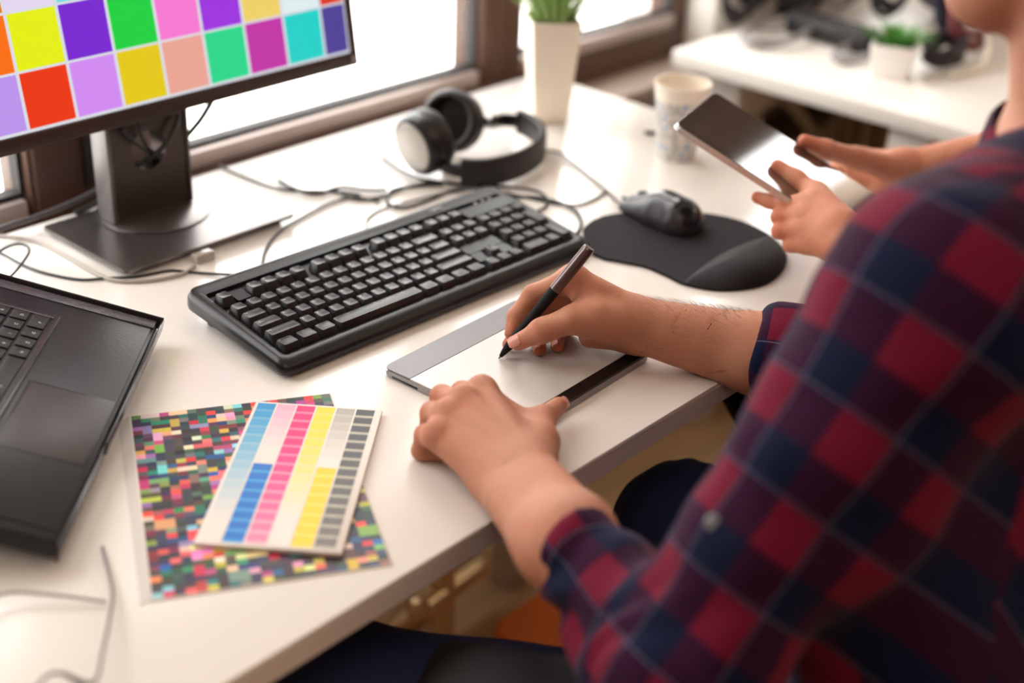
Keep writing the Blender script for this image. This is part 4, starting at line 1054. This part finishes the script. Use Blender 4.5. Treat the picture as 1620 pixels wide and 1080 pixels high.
# --- arms, slim torso, neck, head
SL = np.array([.85, -.27, .265]); SR = np.array([1.21, -.27, .26]); NB = np.array([1.045, -.31, .30])
for S_, E_ in ((SL, LE), (SR, RE)): fl.cone(E_, S_, .034, .042, k=.02); fl.cone(S_, NB, .045, .05, k=.03)
fl.cone(NB, (1.03, -.42, -.16), .085, .09, k=.05); fl.cone((.95, -.42, -.18), (1.11, -.42, -.18), .09, k=.05)
chin = UD(1530, 12, 1.03)
fdir = np.array([-.30, .86, -.38]); fdir /= np.linalg.norm(fdir); hu = np.array([-.05, .38, .92]); hu -= fdir*(hu@fdir); hu /= np.linalg.norm(hu); hr = np.cross(fdir, hu)
HC_ = chin-fdir*.078+hu*.105
nk_ = HC_-fdir*.030-hu*.06-RT*.014
fl.cone(NB, nk_, .060, .056, k=.02)
fl.cone(HC_-fdir*.025+hu*.01, HC_+fdir*.018+hu*.005, .082, .070, k=.02)
fl.cone(HC_+fdir*.01-hu*.03, chin-fdir*.012+hu*.010, .060, .022, k=.03)
fl.cone(HC_-fdir*.01-hu*.05+hr*.045, chin-fdir*.025+hr*.012+hu*.012, .02, .016, k=.03); fl.cone(HC_-fdir*.01-hu*.05-hr*.045, chin-fdir*.025-hr*.012+hu*.012, .02, .016, k=.03)
fl.cone(HC_+fdir*.030+hu*.045, HC_+fdir*.036+hu*.015, .058, .054, k=.03)
fl.cone(HC_+fdir*.050-hu*.035, chin-fdir*.020+hu*.012, .034, .018, k=.03)
fl.cone(HC_+fdir*.088+hu*.012, HC_+fdir*.098-hu*.022, .006, .0095, k=.014)
fl.cone(HC_+fdir*.083-hu*.051+hr*.016, HC_+fdir*.083-hu*.051-hr*.016, .0065, k=.006); fl.cone(HC_+fdir*.081-hu*.061+hr*.013, HC_+fdir*.081-hu*.061-hr*.013, .0068, k=.006)
fl.cone(HC_+fdir*.078+hu*.028+hr*.034, HC_+fdir*.078+hu*.028-hr*.034, .0095, k=.012)
for s_ in (1, -1): fl.cone(HC_+hr*s_*.079+hu*.012-fdir*.012, HC_+hr*s_*.079-hu*.028-fdir*.006, .010, .007, k=.006)
# legs under the jeans
KL, KR = np.array([.600, .075, -.176]), np.array([1.055, .025, -.195])
AL, AR = np.array([.66, .08, -.66]), np.array([1.10, .10, -.66])
for hx, K_, A_ in ((.95, KL, AL), (1.11, KR, AR)): fl.cone((hx, -.42, -.2), K_, .06, .045, k=.03); fl.cone(K_, A_, .045, .032, k=.02); fl.cone(A_, A_+np.array([-.02, .10, -.05]), .03, .025, k=.02)
vs, fs = sdf_mesh(fl, .0020)
body = mesh_obj('body', vs, fs, M_skin, pA_, smooth=180)
flush_attr(body, vs, [(x, .011, .75) for x in (IM, MM_, RM, PM_, IP, MP, RP, PP)]+[(x, .011, .6) for x in (tT, iT, mT, rT, pT, tt)]+[(x, .013, .4) for x in (iP, mP, tI, ti, iM)])
crease_attr(body, vs, [(tI, tT-tM, .009, 1), (iP, iD-iM, .009, .8), (iD, iT-iP, .006, .6), (rD, rT-rP, .006, .7), (pD, pT-pP, .006, .7), (J(928, 520, 1.362), J(950, 500, 1.37)-J(915, 535, 1.37), .012, .7),
    (ti, tt-tm, .008, 1), (IP, IP-IM, .009, .8), (MP, MP-MM_, .009, .8), (RP, RP-RM, .009, .8), (PP, PP-PM_, .008, .8), (wu, wu-J(1200, 544, 1.372), .014, .35), (IM, IP-IM, .012, .35), (MM_, MP-MM_, .012, .35)])
nail(tI, tT, .0089, np.array(-FW)*.8+np.array([0, 0, .55]), .0125, .0125, pA_)
nail(rD, rT, .0073, np.array(-FW)*.9+np.array(-RT)*.3, .009, .009, pA_); nail(pD, pT, .0067, np.array(-FW)*.9+np.array(-RT)*.3, .008, .008, pA_)
nail(ti, tt, .0090, np.array([.62, -.45, .5]), .012, .012, pA_)
M_hair0 = mat('brow_brown', srgb(58, 42, 34), .6, var=.2); M_iris = mat('iris_brown', srgb(52, 36, 26), .2, var=.1)
for s_ in (1, -1):
    e_ = HC_+fdir*.0815+hu*.010+hr*s_*.031
    lidp = [Vector(e_+fdir*(.0105+.0012*math.cos(t_*1.2))+hr*(.0135*t_)-hu*(.0045+.003*t_*t_)+hu*.006) for t_ in np.linspace(-1, 1, 9)]
    MB().tube(lidp, .0022, 6).build('eyelid', M_skin, pA_, smooth=80)
    MB().tube([Vector(e_+fdir*(.012-.004*abs(t_)**2)+hr*(.019*t_)+hu*(.019-.004*t_*t_)) for t_ in np.linspace(-1, 1, 9)], [.001, .002, .0026, .003, .003, .003, .0026, .002, .001], 6).build('eyebrow', M_hair0, pA_, smooth=80)
    MB().lathe([(0, .0005), (.0045, .0004), (.0055, 0), (0, 0)], 16, M=Matrix.Translation(Vector(e_+fdir*.0105-hu*.002)) @ Vector(fdir-hu*.3).to_track_quat('Z', 'Y').to_matrix().to_4x4()).build('iris', M_iris, pA_)
    MB().lathe([(.0112*math.sin(a), .0112*math.cos(a)) for a in np.linspace(0, PI, 12)], 16, M=Matrix.Translation(Vector(e_))).build('eye', mat('eye_white', srgb(230, 225, 220), .2, var=.01), pA_)
hf = Fld(); M_hair = mat('hair_brown', srgb(58, 42, 34), .55, bump=1, bscale=300, var=.3, vscale=80, stretch=(1, 1, 4))
hf.cone(HC_-fdir*.034+hu*.022, HC_+fdir*.014+hu*.050, .084, .066, k=.02); hf.cone(HC_-fdir*.05-hu*.01, HC_-fdir*.06-hu*.05, .066, .045, k=.02)
hf.disp = lambda p: .006*noise3(p, 60, 3)
vs2, fs2 = sdf_mesh(hf, .004); mesh_obj('hair', vs2, fs2, M_hair, pA_, smooth=180)

# --- plaid shirt
def plaid(name, rr_, rn, nn_, line, per=.070):
    mt = bpy.data.materials.new(name); mt.use_nodes = True; nt = mt.node_tree; b = nt.nodes['Principled BSDF']; b.inputs['Roughness'].default_value = .85
    b.inputs['Specular IOR Level'].default_value = .15; b.inputs['Sheen Weight'].default_value = .07; b.inputs['Sheen Roughness'].default_value = .4; b.inputs['Sheen Tint'].default_value = (.9, .7, .8, 1)
    uv = N(nt, 'ShaderNodeUVMap', uv_map='UVMap'); sx = N(nt, 'ShaderNodeSeparateXYZ'); nt.links.new(uv.outputs[0], sx.inputs[0])
    st, ln2 = [], []
    for k in (0, 1):
        d = N(nt, 'ShaderNodeMath', operation='MULTIPLY'); d.inputs[1].default_value = 1/per; nt.links.new(sx.outputs[k], d.inputs[0])
        f = N(nt, 'ShaderNodeMath', operation='FRACT'); nt.links.new(d.outputs[0], f.inputs[0])
        r_ = N(nt, 'ShaderNodeMapRange'); r_.inputs[1].default_value = .49; r_.inputs[2].default_value = .51; nt.links.new(f.outputs[0], r_.inputs[0]); st.append(r_)
        e1 = N(nt, 'ShaderNodeMath', operation='SUBTRACT'); e1.inputs[1].default_value = .53; nt.links.new(f.outputs[0], e1.inputs[0])
        e2 = N(nt, 'ShaderNodeMath', operation='ABSOLUTE'); nt.links.new(e1.outputs[0], e2.inputs[0])
        e3 = N(nt, 'ShaderNodeMath', operation='LESS_THAN'); e3.inputs[1].default_value = .0065; nt.links.new(e2.outputs[0], e3.inputs[0]); ln2.append(e3)
    ad = N(nt, 'ShaderNodeMath', operation='ADD'); nt.links.new(st[0].outputs[0], ad.inputs[0]); nt.links.new(st[1].outputs[0], ad.inputs[1])
    hf_ = N(nt, 'ShaderNodeMath', operation='MULTIPLY'); hf_.inputs[1].default_value = .5; nt.links.new(ad.outputs[0], hf_.inputs[0])
    cr = N(nt, 'ShaderNodeValToRGB'); e = cr.color_ramp.elements; e[0].color = (*rr_, 1); e[1].color = (*nn_, 1); x = e.new(.5); x.color = (*rn, 1)
    nt.links.new(hf_.outputs[0], cr.inputs[0])
    mxl = N(nt, 'ShaderNodeMath', operation='MAXIMUM'); nt.links.new(ln2[0].outputs[0], mxl.inputs[0]); nt.links.new(ln2[1].outputs[0], mxl.inputs[1])
    ml = N(nt, 'ShaderNodeMath', operation='MULTIPLY'); ml.inputs[1].default_value = .30; nt.links.new(mxl.outputs[0], ml.inputs[0])
    mx = N(nt, 'ShaderNodeMix', data_type='RGBA'); nt.links.new(ml.outputs[0], mx.inputs[0]); nt.links.new(cr.outputs[0], mx.inputs[6]); mx.inputs[7].default_value = (*line, 1); nt.links.new(mx.outputs[2], b.inputs['Base Color'])
    tc = N(nt, 'ShaderNodeTexCoord'); n2 = N(nt, 'ShaderNodeTexNoise'); n2.inputs['Scale'].default_value = 40; n2.inputs['Detail'].default_value = 5; nt.links.new(tc.outputs['Object'], n2.inputs['Vector'])
    bp = N(nt, 'ShaderNodeBump'); bp.inputs['Strength'].default_value = .5; bp.inputs['Distance'].default_value = .004; nt.links.new(n2.outputs[0], bp.inputs['Height']); nt.links.new(bp.outputs[0], b.inputs['Normal'])
    return mt
M_plaid = plaid('plaid_cloth', (.135, .004, .022), (.026, .002, .020), (.003, .006, .028), (.40, .30, .42))
def cloth_uv(vs, fs, segs, planar=()):
    """segs: (a, b, radius const, refdir); per-corner uv = (along, around)"""
    vs = np.asarray(vs); fs = np.asarray(fs); fc = vs[fs].mean(1); best = None
    uvs = np.zeros((len(fs), 4, 2)); dmin = np.full(len(fs), 9.)
    for a, b_, R_, ref, u0 in segs:
        a, b_ = np.array(a, float), np.array(b_, float); d = b_-a; L = np.linalg.norm(d); d = d/L
        ref = np.array(ref, float); ref -= d*(ref@d); ref /= np.linalg.norm(ref); r2 = np.cross(d, ref)
        t_ = np.clip((fc-a)@d, 0, L); dist = np.linalg.norm(fc-a-t_[:, None]*d, axis=1)-R_
        m_ = dist < dmin; dmin = np.where(m_, dist, dmin)
        q = vs[fs[m_]]-a; al = q@d; x = q@ref; y = q@r2; an = np.arctan2(y, x)
        c = fc[m_]-a; ac = np.arctan2(c@r2, c@ref)
        an = ac[:, None]+((an-ac[:, None]+PI) % (2*PI)-PI)
        circ = max(1, round(2*PI*R_/.07))*.07/(2*PI)
        uvs[m_] = np.stack([al+u0, an*circ], -1)
    for a, b_, R_ in planar:
        a, b_ = np.array(a, float), np.array(b_, float); d = b_-a; L = np.linalg.norm(d); d = d/L
        t_ = np.clip((fc-a)@d, 0, L); dist = np.linalg.norm(fc-a-t_[:, None]*d, axis=1)-R_
        m_ = dist < dmin; dmin = np.where(m_, dist, dmin); q = vs[fs[m_]]
        uvs[m_] = np.stack([q[..., 0]*.8+q[..., 2]*.55-q[..., 1]*.3, q[..., 2]*.75-q[..., 1]*.6-q[..., 0]*.55], -1)
    return uvs.reshape(-1, 2)
sf = Fld()
cR0, cR1 = J(1203, 558, 1.376), J(1262, 572, 1.366)
sf.cone(cR0, cR1, .0425, .0445, k=.006, cap='a')
sf.cone(J(1245, 568, 1.369), RE, .046, .050, k=.012); sf.cone(RE, SR, .052, .064, k=.03)
sf.cone(J(1235, 505, 1.365), J(1300, 520, 1.36), .0135, .018, k=.012)
cL0 = np.array(U(905, 866, .043)); ax = LE-cL0; axn = ax/np.linalg.norm(ax)
cL0 = cL0-axn*.004
sf.cone(cL0, cL0+axn*.048, .0385, .041, k=.005, cap='a')
eA, sA = UD(1072, 1072, .955), UD(1500, 484, .935)
sf.cone(cL0+axn*.035, eA, .0390, .050, k=.012); sf.cone(eA, sA, .056, .079, k=.03)
sf.cone(sA, NB+[0, 0, .02], .078, .064, k=.03)
sf.cone(UD(1400, 800, 1.0), UD(1460, 1220, 1.05), .078, .095, k=.05)
sf.cone(sA, SR, .070, .066, k=.04); sf.cone(SR, NB+[0, 0, .012], .055, .062, k=.04)
for sx_ in (-1, 1):
    sf.cone((1.04+.085*sx_, -.32, .18), (1.03+.07*sx_, -.42, -.2), .115, .125, k=.06)
sf.cone((1.04, -.30, .14), (1.03, -.40, -.16), .13, .135, k=.06)
def fold(p):
    w = np.sin(((p-LE)@axn)*105+3*noise3(p, 14, 5)*5)
    near = np.exp(-((p-(LE*.75+cL0*.25))**2).sum(1)/.09**2)
    w2_ = np.sin((p[:, 2]*.8+p[:, 0]*.5)*70+noise3(p, 9, 2)*7)
    return (.0058*w*near+.0035*w2_*np.exp(-((p-LE)**2).sum(1)/.16**2)+.011*noise3(p, 13, 1)+.005*noise3(p, 30, 2)).astype(np.float32)
sf.disp = fold
vs3, fs3 = sdf_mesh(sf, .0045, pad=.02)
fd = (SR+SL)/2
uv = cloth_uv(vs3, fs3, [(cR0, RE, .045, (0, 0, 1), .0), (RE, SR, .055, (0, 0, 1), .02), (cL0, eA, .0446, (0, .3, 1), .012), (eA, sA+(sA-eA)*.25, .0668, (.3, .3, 1), .03)], [(sA*.8+SR*.2, SR, .066), ((1.04, -.30, .16), (1.03, -.42, -.2), .165), (sA*.6+NB*.4, NB, .06)])
shirt_ = mesh_obj('shirt', vs3, fs3, M_plaid, pA_, smooth=180, uvs=uv)
# collar
colr = Fld(); nd = (nk_-NB)/np.linalg.norm(nk_-NB)
cm = MB(); n_ = 40; vs = []; rx = np.cross(nd, [0, 1, 0]); rx /= np.linalg.norm(rx); ry_ = np.cross(nd, rx)
for k, (rad, h_) in enumerate([(.066, -.005), (.069, .022), (.071, .030), (.076, .026), (.084, .006), (.088, -.012), (.084, -.013), (.072, .010), (.064, .0)]):
    for j in range(n_):
        a = 2*PI*j/n_; vs.append(NB+nd*(h_+.032+.005*math.sin(3*a))+(rx*math.cos(a)+ry_*math.sin(a))*rad)
fs = [(i*n_+j, i*n_+(j+1) % n_, (i+1)*n_+(j+1) % n_, (i+1)*n_+j) for i in range(8) for j in range(n_)]
uvc = []
for i in range(8):
    for j in range(n_): uvc += [(i*.01, j*.0105), (i*.01, (j+1)*.0105), ((i+1)*.01, (j+1)*.0105), ((i+1)*.01, j*.0105)]
cm.add(vs, fs); cm.build('shirt_collar', M_plaid, shirt_, smooth=80, uvs=uvc)
from mathutils.bvhtree import BVHTree
_bt = BVHTree.FromPolygons([tuple(v) for v in vs3], [tuple(map(int, f)) for f in fs3])
_rd = Vector(ray(1128, 826)).normalized(); bq = _bt.ray_cast(Vector(O), _rd)[0] or Vector(UD(1128, 828, .93))
MB().lathe([(0, .002), (.0045, .002), (.0055, .001), (.0055, 0), (0, 0)], 16, M=Matrix.Translation(Vector(bq)) @ Vector(-FW).to_track_quat('Z', 'Y').to_matrix().to_4x4()).build('sleeve_button', mat('button_pearl', srgb(150, 156, 166), .25, var=.05), shirt_)
# jeans
M_den = mat('denim_navy', srgb(24, 38, 78), .8, bump=.6, bscale=700, var=.25, vscale=30)
jf = Fld()
for hx, K_, A_ in ((.95, KL, AL), (1.11, KR, AR)):
    jf.cone((hx, -.42, -.205), K_, .088, .072, k=.03); jf.cone(K_, A_+[0, 0, -.01], .070, .052, k=.02, cap='b')
jf.cone((.96, -.43, -.2), (1.1, -.43, -.2), .11, k=.06)
kd = (KR-np.array([1.11, -.42, -.2])); kd /= np.linalg.norm(kd)
def jfold(p): return (.003*np.sin(((p-KR)@kd)*260+noise3(p, 20, 7)*5)*np.exp(-((p-KR)**2).sum(1)/.07**2)+.006*noise3(p, 16, 9)).astype(np.float32)
jf.disp = jfold
vs4, fs4 = sdf_mesh(jf, .005, pad=.02); mesh_obj('jeans', vs4, fs4, M_den, pA_, smooth=180)
for A_ in (AL, AR):
    sfh = Fld(); sfh.cone(A_+[0, -.03, -.045], A_+[-.03, .15, -.058], .043, .034, k=.02); sfh.cuts = [(np.array([0, 0, ZF+.002]), np.array([0, 0, -1.]))]
    a_, b_ = sdf_mesh(sfh, .005); mesh_obj('shoe', a_, b_, mat('shoe_dark', srgb(40, 36, 36), .5, var=.05), pA_, smooth=180)
# fine arm hair on the right forearm
hb = MB(); q = random.Random(9)
mh = mat('arm_hair', srgb(104, 72, 48), .5, var=.1)
for k in range(1500):
    t_ = q.random()**.8; a0 = wu+(J(1200, 544, 1.372)-wu)*t_; r0 = .0185+(.030-.0185)*t_
    an = q.uniform(-.6, 2.0); ndv = Vector(UPV)*math.cos(an)+Vector(-FW)*math.sin(an)
    p0 = Vector(a0)+ndv*(r0-.0004); along = Vector(wu-J(1200, 544, 1.372)).normalized()
    L_ = q.uniform(.004, .008); p1 = p0+ndv*L_*.45+along*L_*.5+Vector((q.uniform(-1, 1), q.uniform(-1, 1), q.uniform(-1, 1)))*.001; p2 = p1+ndv*L_*.15+along*L_*.6
    hb.tube([p0, p1, p2], [.00005, .00004, .00002], 3, cap=False)
tag(hb.build('arm_hair', mh, pA_, smooth=60), kind='stuff')

# --- second person, holding the tablet
pB_ = thing('person', (1.68, -.42, ZF), 'second person, mostly hidden behind the plaid shirt, two hands holding a tablet computer', 'person')
bf = Fld()
# near (left) hand
w1 = J(1342, 388, 1.490); e1 = J(1420, 468, 1.450)
bf.cone(w1, e1, .0235, .031, k=.02); bf.cone(J(1352, 374, 1.512), e1+[0.01, 0, .01], .020, .028, k=.02)
bI, bM, bR, bP = J(1286, 322, 1.528), J(1276, 340, 1.524), J(1272, 362, 1.522), J(1280, 384, 1.520)
for K_, r_ in ((bI, .0120), (bM, .0117), (bR, .0113), (bP, .0108)): bf.cone(w1, K_, .0180, r_, k=.014)
bf.chain([bI, J(1242, 323, 1.545), J(1217, 318, 1.558), J(1198, 312, 1.566)], [.0120, .0092, .0080, .0070], k=.005, g=1)
bf.chain([bM, J(1233, 343, 1.540), J(1238, 328, 1.566), J(1252, 318, 1.585)], [.0115, .0091, .0080, .0070], k=.005, g=2)
bf.chain([bR, J(1234, 365, 1.535), J(1242, 350, 1.562), J(1258, 338, 1.582)], [.0112, .0089, .0078, .0068], k=.005, g=3)
bf.chain([bP, J(1251, 387, 1.532), J(1254, 372, 1.555), J(1268, 358, 1.575)], [.0107, .0082, .0072, .0064], k=.005, g=4)
b1, b2, b3, b4 = J(1325, 358, 1.500), J(1291, 306, 1.553), J(1259, 283, 1.568), J(1230, 263, 1.5765)
bf.chain([b1, b2, b3, b4], [.0165, .0118, .0100, .0082], k=.008, g=5, gk=.02)
bf.cone(b1, (b2+bI)/2, .016, .0110, k=.015)
# far (right) hand
w2_ = J(1428, 266, 1.76); e2_ = J(1600, 240, 1.74)
bf.cone(w2_, e2_, .0205, .030, k=.02); bf.cone(J(1425, 280, 1.77), e2_+[0, 0, -.01], .018, .028, k=.02)
cI, cM, cR = J(1360, 250, 1.80), J(1355, 262, 1.81), J(1365, 282, 1.81)
for K_ in (cI, cM, cR): bf.cone(w2_, K_, .0185, .0125, k=.014)
bf.cone(w2_, J(1400, 300, 1.79), .018, .016, k=.015)
bf.chain([cI, J(1330, 256, 1.84), J(1316, 278, 1.83), J(1312, 296, 1.81)], [.012, .0095, .0083, .0073], k=.005, g=6)
bf.chain([cM, J(1325, 262, 1.84), J(1305, 290, 1.81), J(1300, 300, 1.79)], [.012, .0094, .0083, .0073], k=.005, g=7)
bf.chain([cR, J(1340, 295, 1.83), J(1325, 312, 1.80), J(1318, 318, 1.78)], [.0115, .009, .0080, .007], k=.005, g=8)
bf.chain([J(1408, 266, 1.745), J(1354, 250, 1.712), J(1306, 236, 1.682), J(1273, 224, 1.672)], [.018, .0135, .0110, .0090], k=.008, g=9, gk=.02)
ELb, ERb = np.array([1.52, -.19, .02]), np.array([1.90, -.16, .03]); SLb, SRb = np.array([1.50, -.36, .28]), np.array([1.87, -.36, .28])
bf.cone(e1, ELb, .033, .036, k=.02); bf.cone(e2_, ERb, .030, .036, k=.02)
NBb = np.array([1.685, -.38, .33]); HB = np.array([1.685, -.31, .53])
for S_, E_ in ((SLb, ELb), (SRb, ERb)): bf.cone(E_, S_, .036, .044, k=.02); bf.cone(S_, NBb, .045, .05, k=.03)
bf.cone(NBb, (1.685, -.44, -.16), .09, .09, k=.05); bf.cone((1.61, -.44, -.18), (1.76, -.44, -.18), .09, k=.05)
bf.cone(NBb, HB-[0, .03, .06], .058, .055, k=.02); bf.cone(HB-[0, .02, -.01], HB+[0, .02, 0], .082, .070, k=.02); bf.cone(HB+[0, .01, -.04], HB+[0, .06, -.095], .058, .022, k=.03)
bf.cone(HB+[0, .088, .01], HB+[0, .098, -.03], .007, .011, k=.012)
bf.cone(HB+[.018, .078, -.06], HB+[-.018, .078, -.06], .008, k=.008)
for s_ in (1, -1): bf.cone(HB+[.079*s_, -.01, .01], HB+[.079*s_, -.005, -.03], .010, .007, k=.006)
vs5, fs5 = sdf_mesh(bf, .0026); ob = mesh_obj('body', vs5, fs5, M_skinB, pB_, smooth=180)
flush_attr(ob, vs5, [(x, .012, .7) for x in (b4, J(1198, 312, 1.566), J(1233, 343, 1.540), J(1234, 365, 1.535), J(1273, 224, 1.672))])
hf = Fld(); hf.cone(HB+[0, -.03, .022], HB+[0, .012, .036], .084, .072, k=.02); hf.cone(HB+[0, -.05, -.01], HB+[0, -.06, -.05], .066, .045, k=.02); hf.disp = lambda p: .006*noise3(p, 60, 3)
a_, b_ = sdf_mesh(hf, .005); mesh_obj('hair', a_, b_, M_hair, pB_, smooth=180)
M_shB = mat('speckled_blue_cloth', srgb(74, 82, 116), .85, bump=.4, bscale=200, var=.6, vscale=350)
tf = Fld()
s1 = J(1408, 456, 1.455)
tf.cone(s1, ELb, .046, .05, k=.01, cap='a'); tf.cone(ELb, SLb, .052, .064, k=.03)
s2 = J(1572, 244, 1.742)
tf.cone(s2, ERb, .042, .05, k=.01, cap='a'); tf.cone(ERb, SRb, .052, .064, k=.03)
tf.cone(SLb, SRb, .066, k=.04); tf.cone(SLb, NBb, .055, .062, k=.04); tf.cone(SRb, NBb, .055, .062, k=.04)
for sx_ in (-1, 1): tf.cone((1.685+.085*sx_, -.38, .18), (1.685+.07*sx_, -.44, -.2), .115, .125, k=.06)
tf.disp = lambda p: (.010*noise3(p, 14, 1)+.004*noise3(p, 32, 2)).astype(np.float32)
a_, b_ = sdf_mesh(tf, .006, pad=.02); mesh_obj('shirt', a_, b_, M_shB, pB_, smooth=180)
tj = Fld()
for hx in (1.61, 1.76): tj.cone((hx, -.44, -.205), (hx+.02, .02, -.20), .088, .07, k=.03); tj.cone((hx+.02, .02, -.20), (hx+.02, .04, -.70), .068, .05, k=.02, cap='b')
tj.cone((1.61, -.44, -.2), (1.76, -.44, -.2), .11, k=.06)
a_, b_ = sdf_mesh(tj, .008, pad=.02); mesh_obj('trousers', a_, b_, mat('trouser_grey', srgb(60, 58, 62), .8, var=.1), pB_, smooth=180)
for hx in (1.63, 1.78):
    sfh = Fld(); sfh.cone((hx, .02, -.70), (hx, .18, -.715), .043, .034, k=.02); sfh.cuts = [(np.array([0, 0, ZF+.002]), np.array([0, 0, -1.]))]
    a_, b_ = sdf_mesh(sfh, .006); mesh_obj('shoe', a_, b_, mat('shoe_dark_b', srgb(40, 36, 36), .5, var=.05), pB_, smooth=180)

# --- office chairs
M_arm = mat('armrest_black', srgb(24, 22, 24), .6, spec=.25, bump=.2, bscale=600, var=.08)
M_seatf = mat('seat_fabric', srgb(34, 33, 38), .9, bump=.6, bscale=900, var=.15)
oc = thing('office_chair', (1.06, -.22, ZF), 'black office chair with rounded armrest under the person in plaid', 'chair', rz=math.radians(28), local=True)
# local coordinates: origin on the floor under the seat, +y towards the desk
def L(mb, name, m_, par=oc): return mb.build(name, m_, par)
L(MB().prism(rrect(-.25, -.40, .25, .14, .09, 6), .37, .44, bev=.025, seg=3), 'seat', M_seatf)
bk = MB().box((0, -.47, .70), (.44, .06, .42), bev=.028, seg=3); L(bk, 'backrest', M_seatf)
L(MB().tube(spline([(0, -.25, .36), (0, -.46, .38), (0, -.515, .5), (0, -.505, .62)], 6), .018, 10), 'back_support', M_arm)
for s_ in (-1, 1):
    ax_ = .325*s_; oy = .235
    pad = spline([(ax_, .15+oy, .655), (ax_, .13+oy, .671), (ax_, .05+oy, .678), (ax_, -.08+oy, .676), (ax_, -.16+oy, .664)], 6)
    vs_, fs_ = strip(pad, [.012+.022*min(1, (i+1)/5, (len(pad)-i)/5) for i in range(len(pad))], [.05+.045*min(1, (i+1)/6, (len(pad)-i)/6) for i in range(len(pad))], n=20)
    ap = L(MB().add(vs_, fs_), 'armrest', M_arm)
    MB().tube(spline([(ax_, oy, .67), (ax_*1.02, .12, .5), (ax_*.9, .0, .40), (.2*s_, -.05, .375)], 6), .016, 10).build('armrest_support', M_arm, oc)
MB().tube([(0, 0, .10), (0, 0, .37)], .028, 16).build('gas_lift', M_silver, oc)
for k in range(5):
    a = 2*PI*k/5+.3; c_, s_ = math.cos(a), math.sin(a)
    MB().tube([(0, 0, .10), (.29*c_, .29*s_, .075)], [.026, .015], 10).build('base_arm', M_arm, oc)
    MB().lathe([(0, -.02), (.022, -.02), (.027, -.014), (.027, .014), (.022, .02), (0, .02)], 16, M=Matrix.Translation((.29*c_, .29*s_, .0275)) @ Matrix.Rotation(a, 4, 'Z') @ Matrix.Rotation(PI/2, 4, 'X')).build('caster', M_arm, oc)
ORG[oc] = np.zeros(3)
o2 = oc.copy(); COL.objects.link(o2); o2.location = (1.76, -.46, 0); o2.rotation_euler = (0, 0, 0); o2['label'] = 'second black office chair under the person holding the tablet computer'
for c in list(oc.children):
    d = c.copy(); COL.objects.link(d); d.parent = o2

# ================================================================== LIGHT
w = bpy.data.worlds.new('world'); sc.world = w; w.use_nodes = True
nt = w.node_tree; bg = nt.nodes['Background']
tc = N(nt, 'ShaderNodeTexCoord'); sx = N(nt, 'ShaderNodeSeparateXYZ'); nt.links.new(tc.outputs['Generated'], sx.inputs[0])
cr = N(nt, 'ShaderNodeValToRGB'); cr.color_ramp.elements[0].position = .40; cr.color_ramp.elements[0].color = (.85, .80, .74, 1); cr.color_ramp.elements[1].position = .6; cr.color_ramp.elements[1].color = (1, .985, .96, 1)
mr = N(nt, 'ShaderNodeMapRange'); mr.inputs[1].default_value = -1; nt.links.new(sx.outputs[2], mr.inputs[0]); nt.links.new(mr.outputs[0], cr.inputs[0]); nt.links.new(cr.outputs[0], bg.inputs[0])
bg.inputs[1].default_value = 7.2
def area(name, loc, size, energy, col, rot=None, portal=False, target=None):
    ld = bpy.data.lights.new(name, 'AREA'); ld.shape = 'RECTANGLE'; ld.size, ld.size_y = size; ld.energy = energy; ld.color = col
    o = bpy.data.objects.new(name, ld); COL.objects.link(o); o.location = (loc[0], loc[1], loc[2]+DZ)
    if target is not None: o.rotation_euler = Vector((target[0]-loc[0], target[1]-loc[1], target[2]-loc[2])).to_track_quat('-Z', 'Y').to_euler()
    elif rot: o.rotation_euler = rot
    if portal: ld.cycles.is_portal = True
    return o
for k, (a, b_) in enumerate(bays):
    area('daylight_portal', ((a+b_)/2, Y1+.09, (ZG0+ZG1)/2), (b_-a+.02, ZG1-ZG0+.02), 1, (1, 1, 1), rot=(-PI/2, 0, 0), portal=True)
# unseen warm area lamps and panels, added overhead as room fill
for k, (x, y) in enumerate(((-.6, -1.0), (1.6, -1.6), (4.2, -1.2))):
    area('fill_lamp', (x, y, ZC-.03), (.9, .9), 10, (1, .86, .70), rot=(0, 0, 0))
    lt = thing('fill_panel', (x, y, ZC-.02), 'square ceiling light panel', 'light', 'added fill light panels')
    MB().box((x, y, ZC-.010), (.96, .96, .018), bev=.003).build('frame', M_pier, lt)
sc.view_settings.view_transform = 'Standard'; sc.view_settings.look = 'None'; sc.view_settings.exposure = 0.0; sc.view_settings.gamma = 1; sc.view_settings.use_curve_mapping = False
sc.cycles.use_denoising = True
sc.cycles.max_bounces = 8; sc.cycles.sample_clamp_indirect = 6
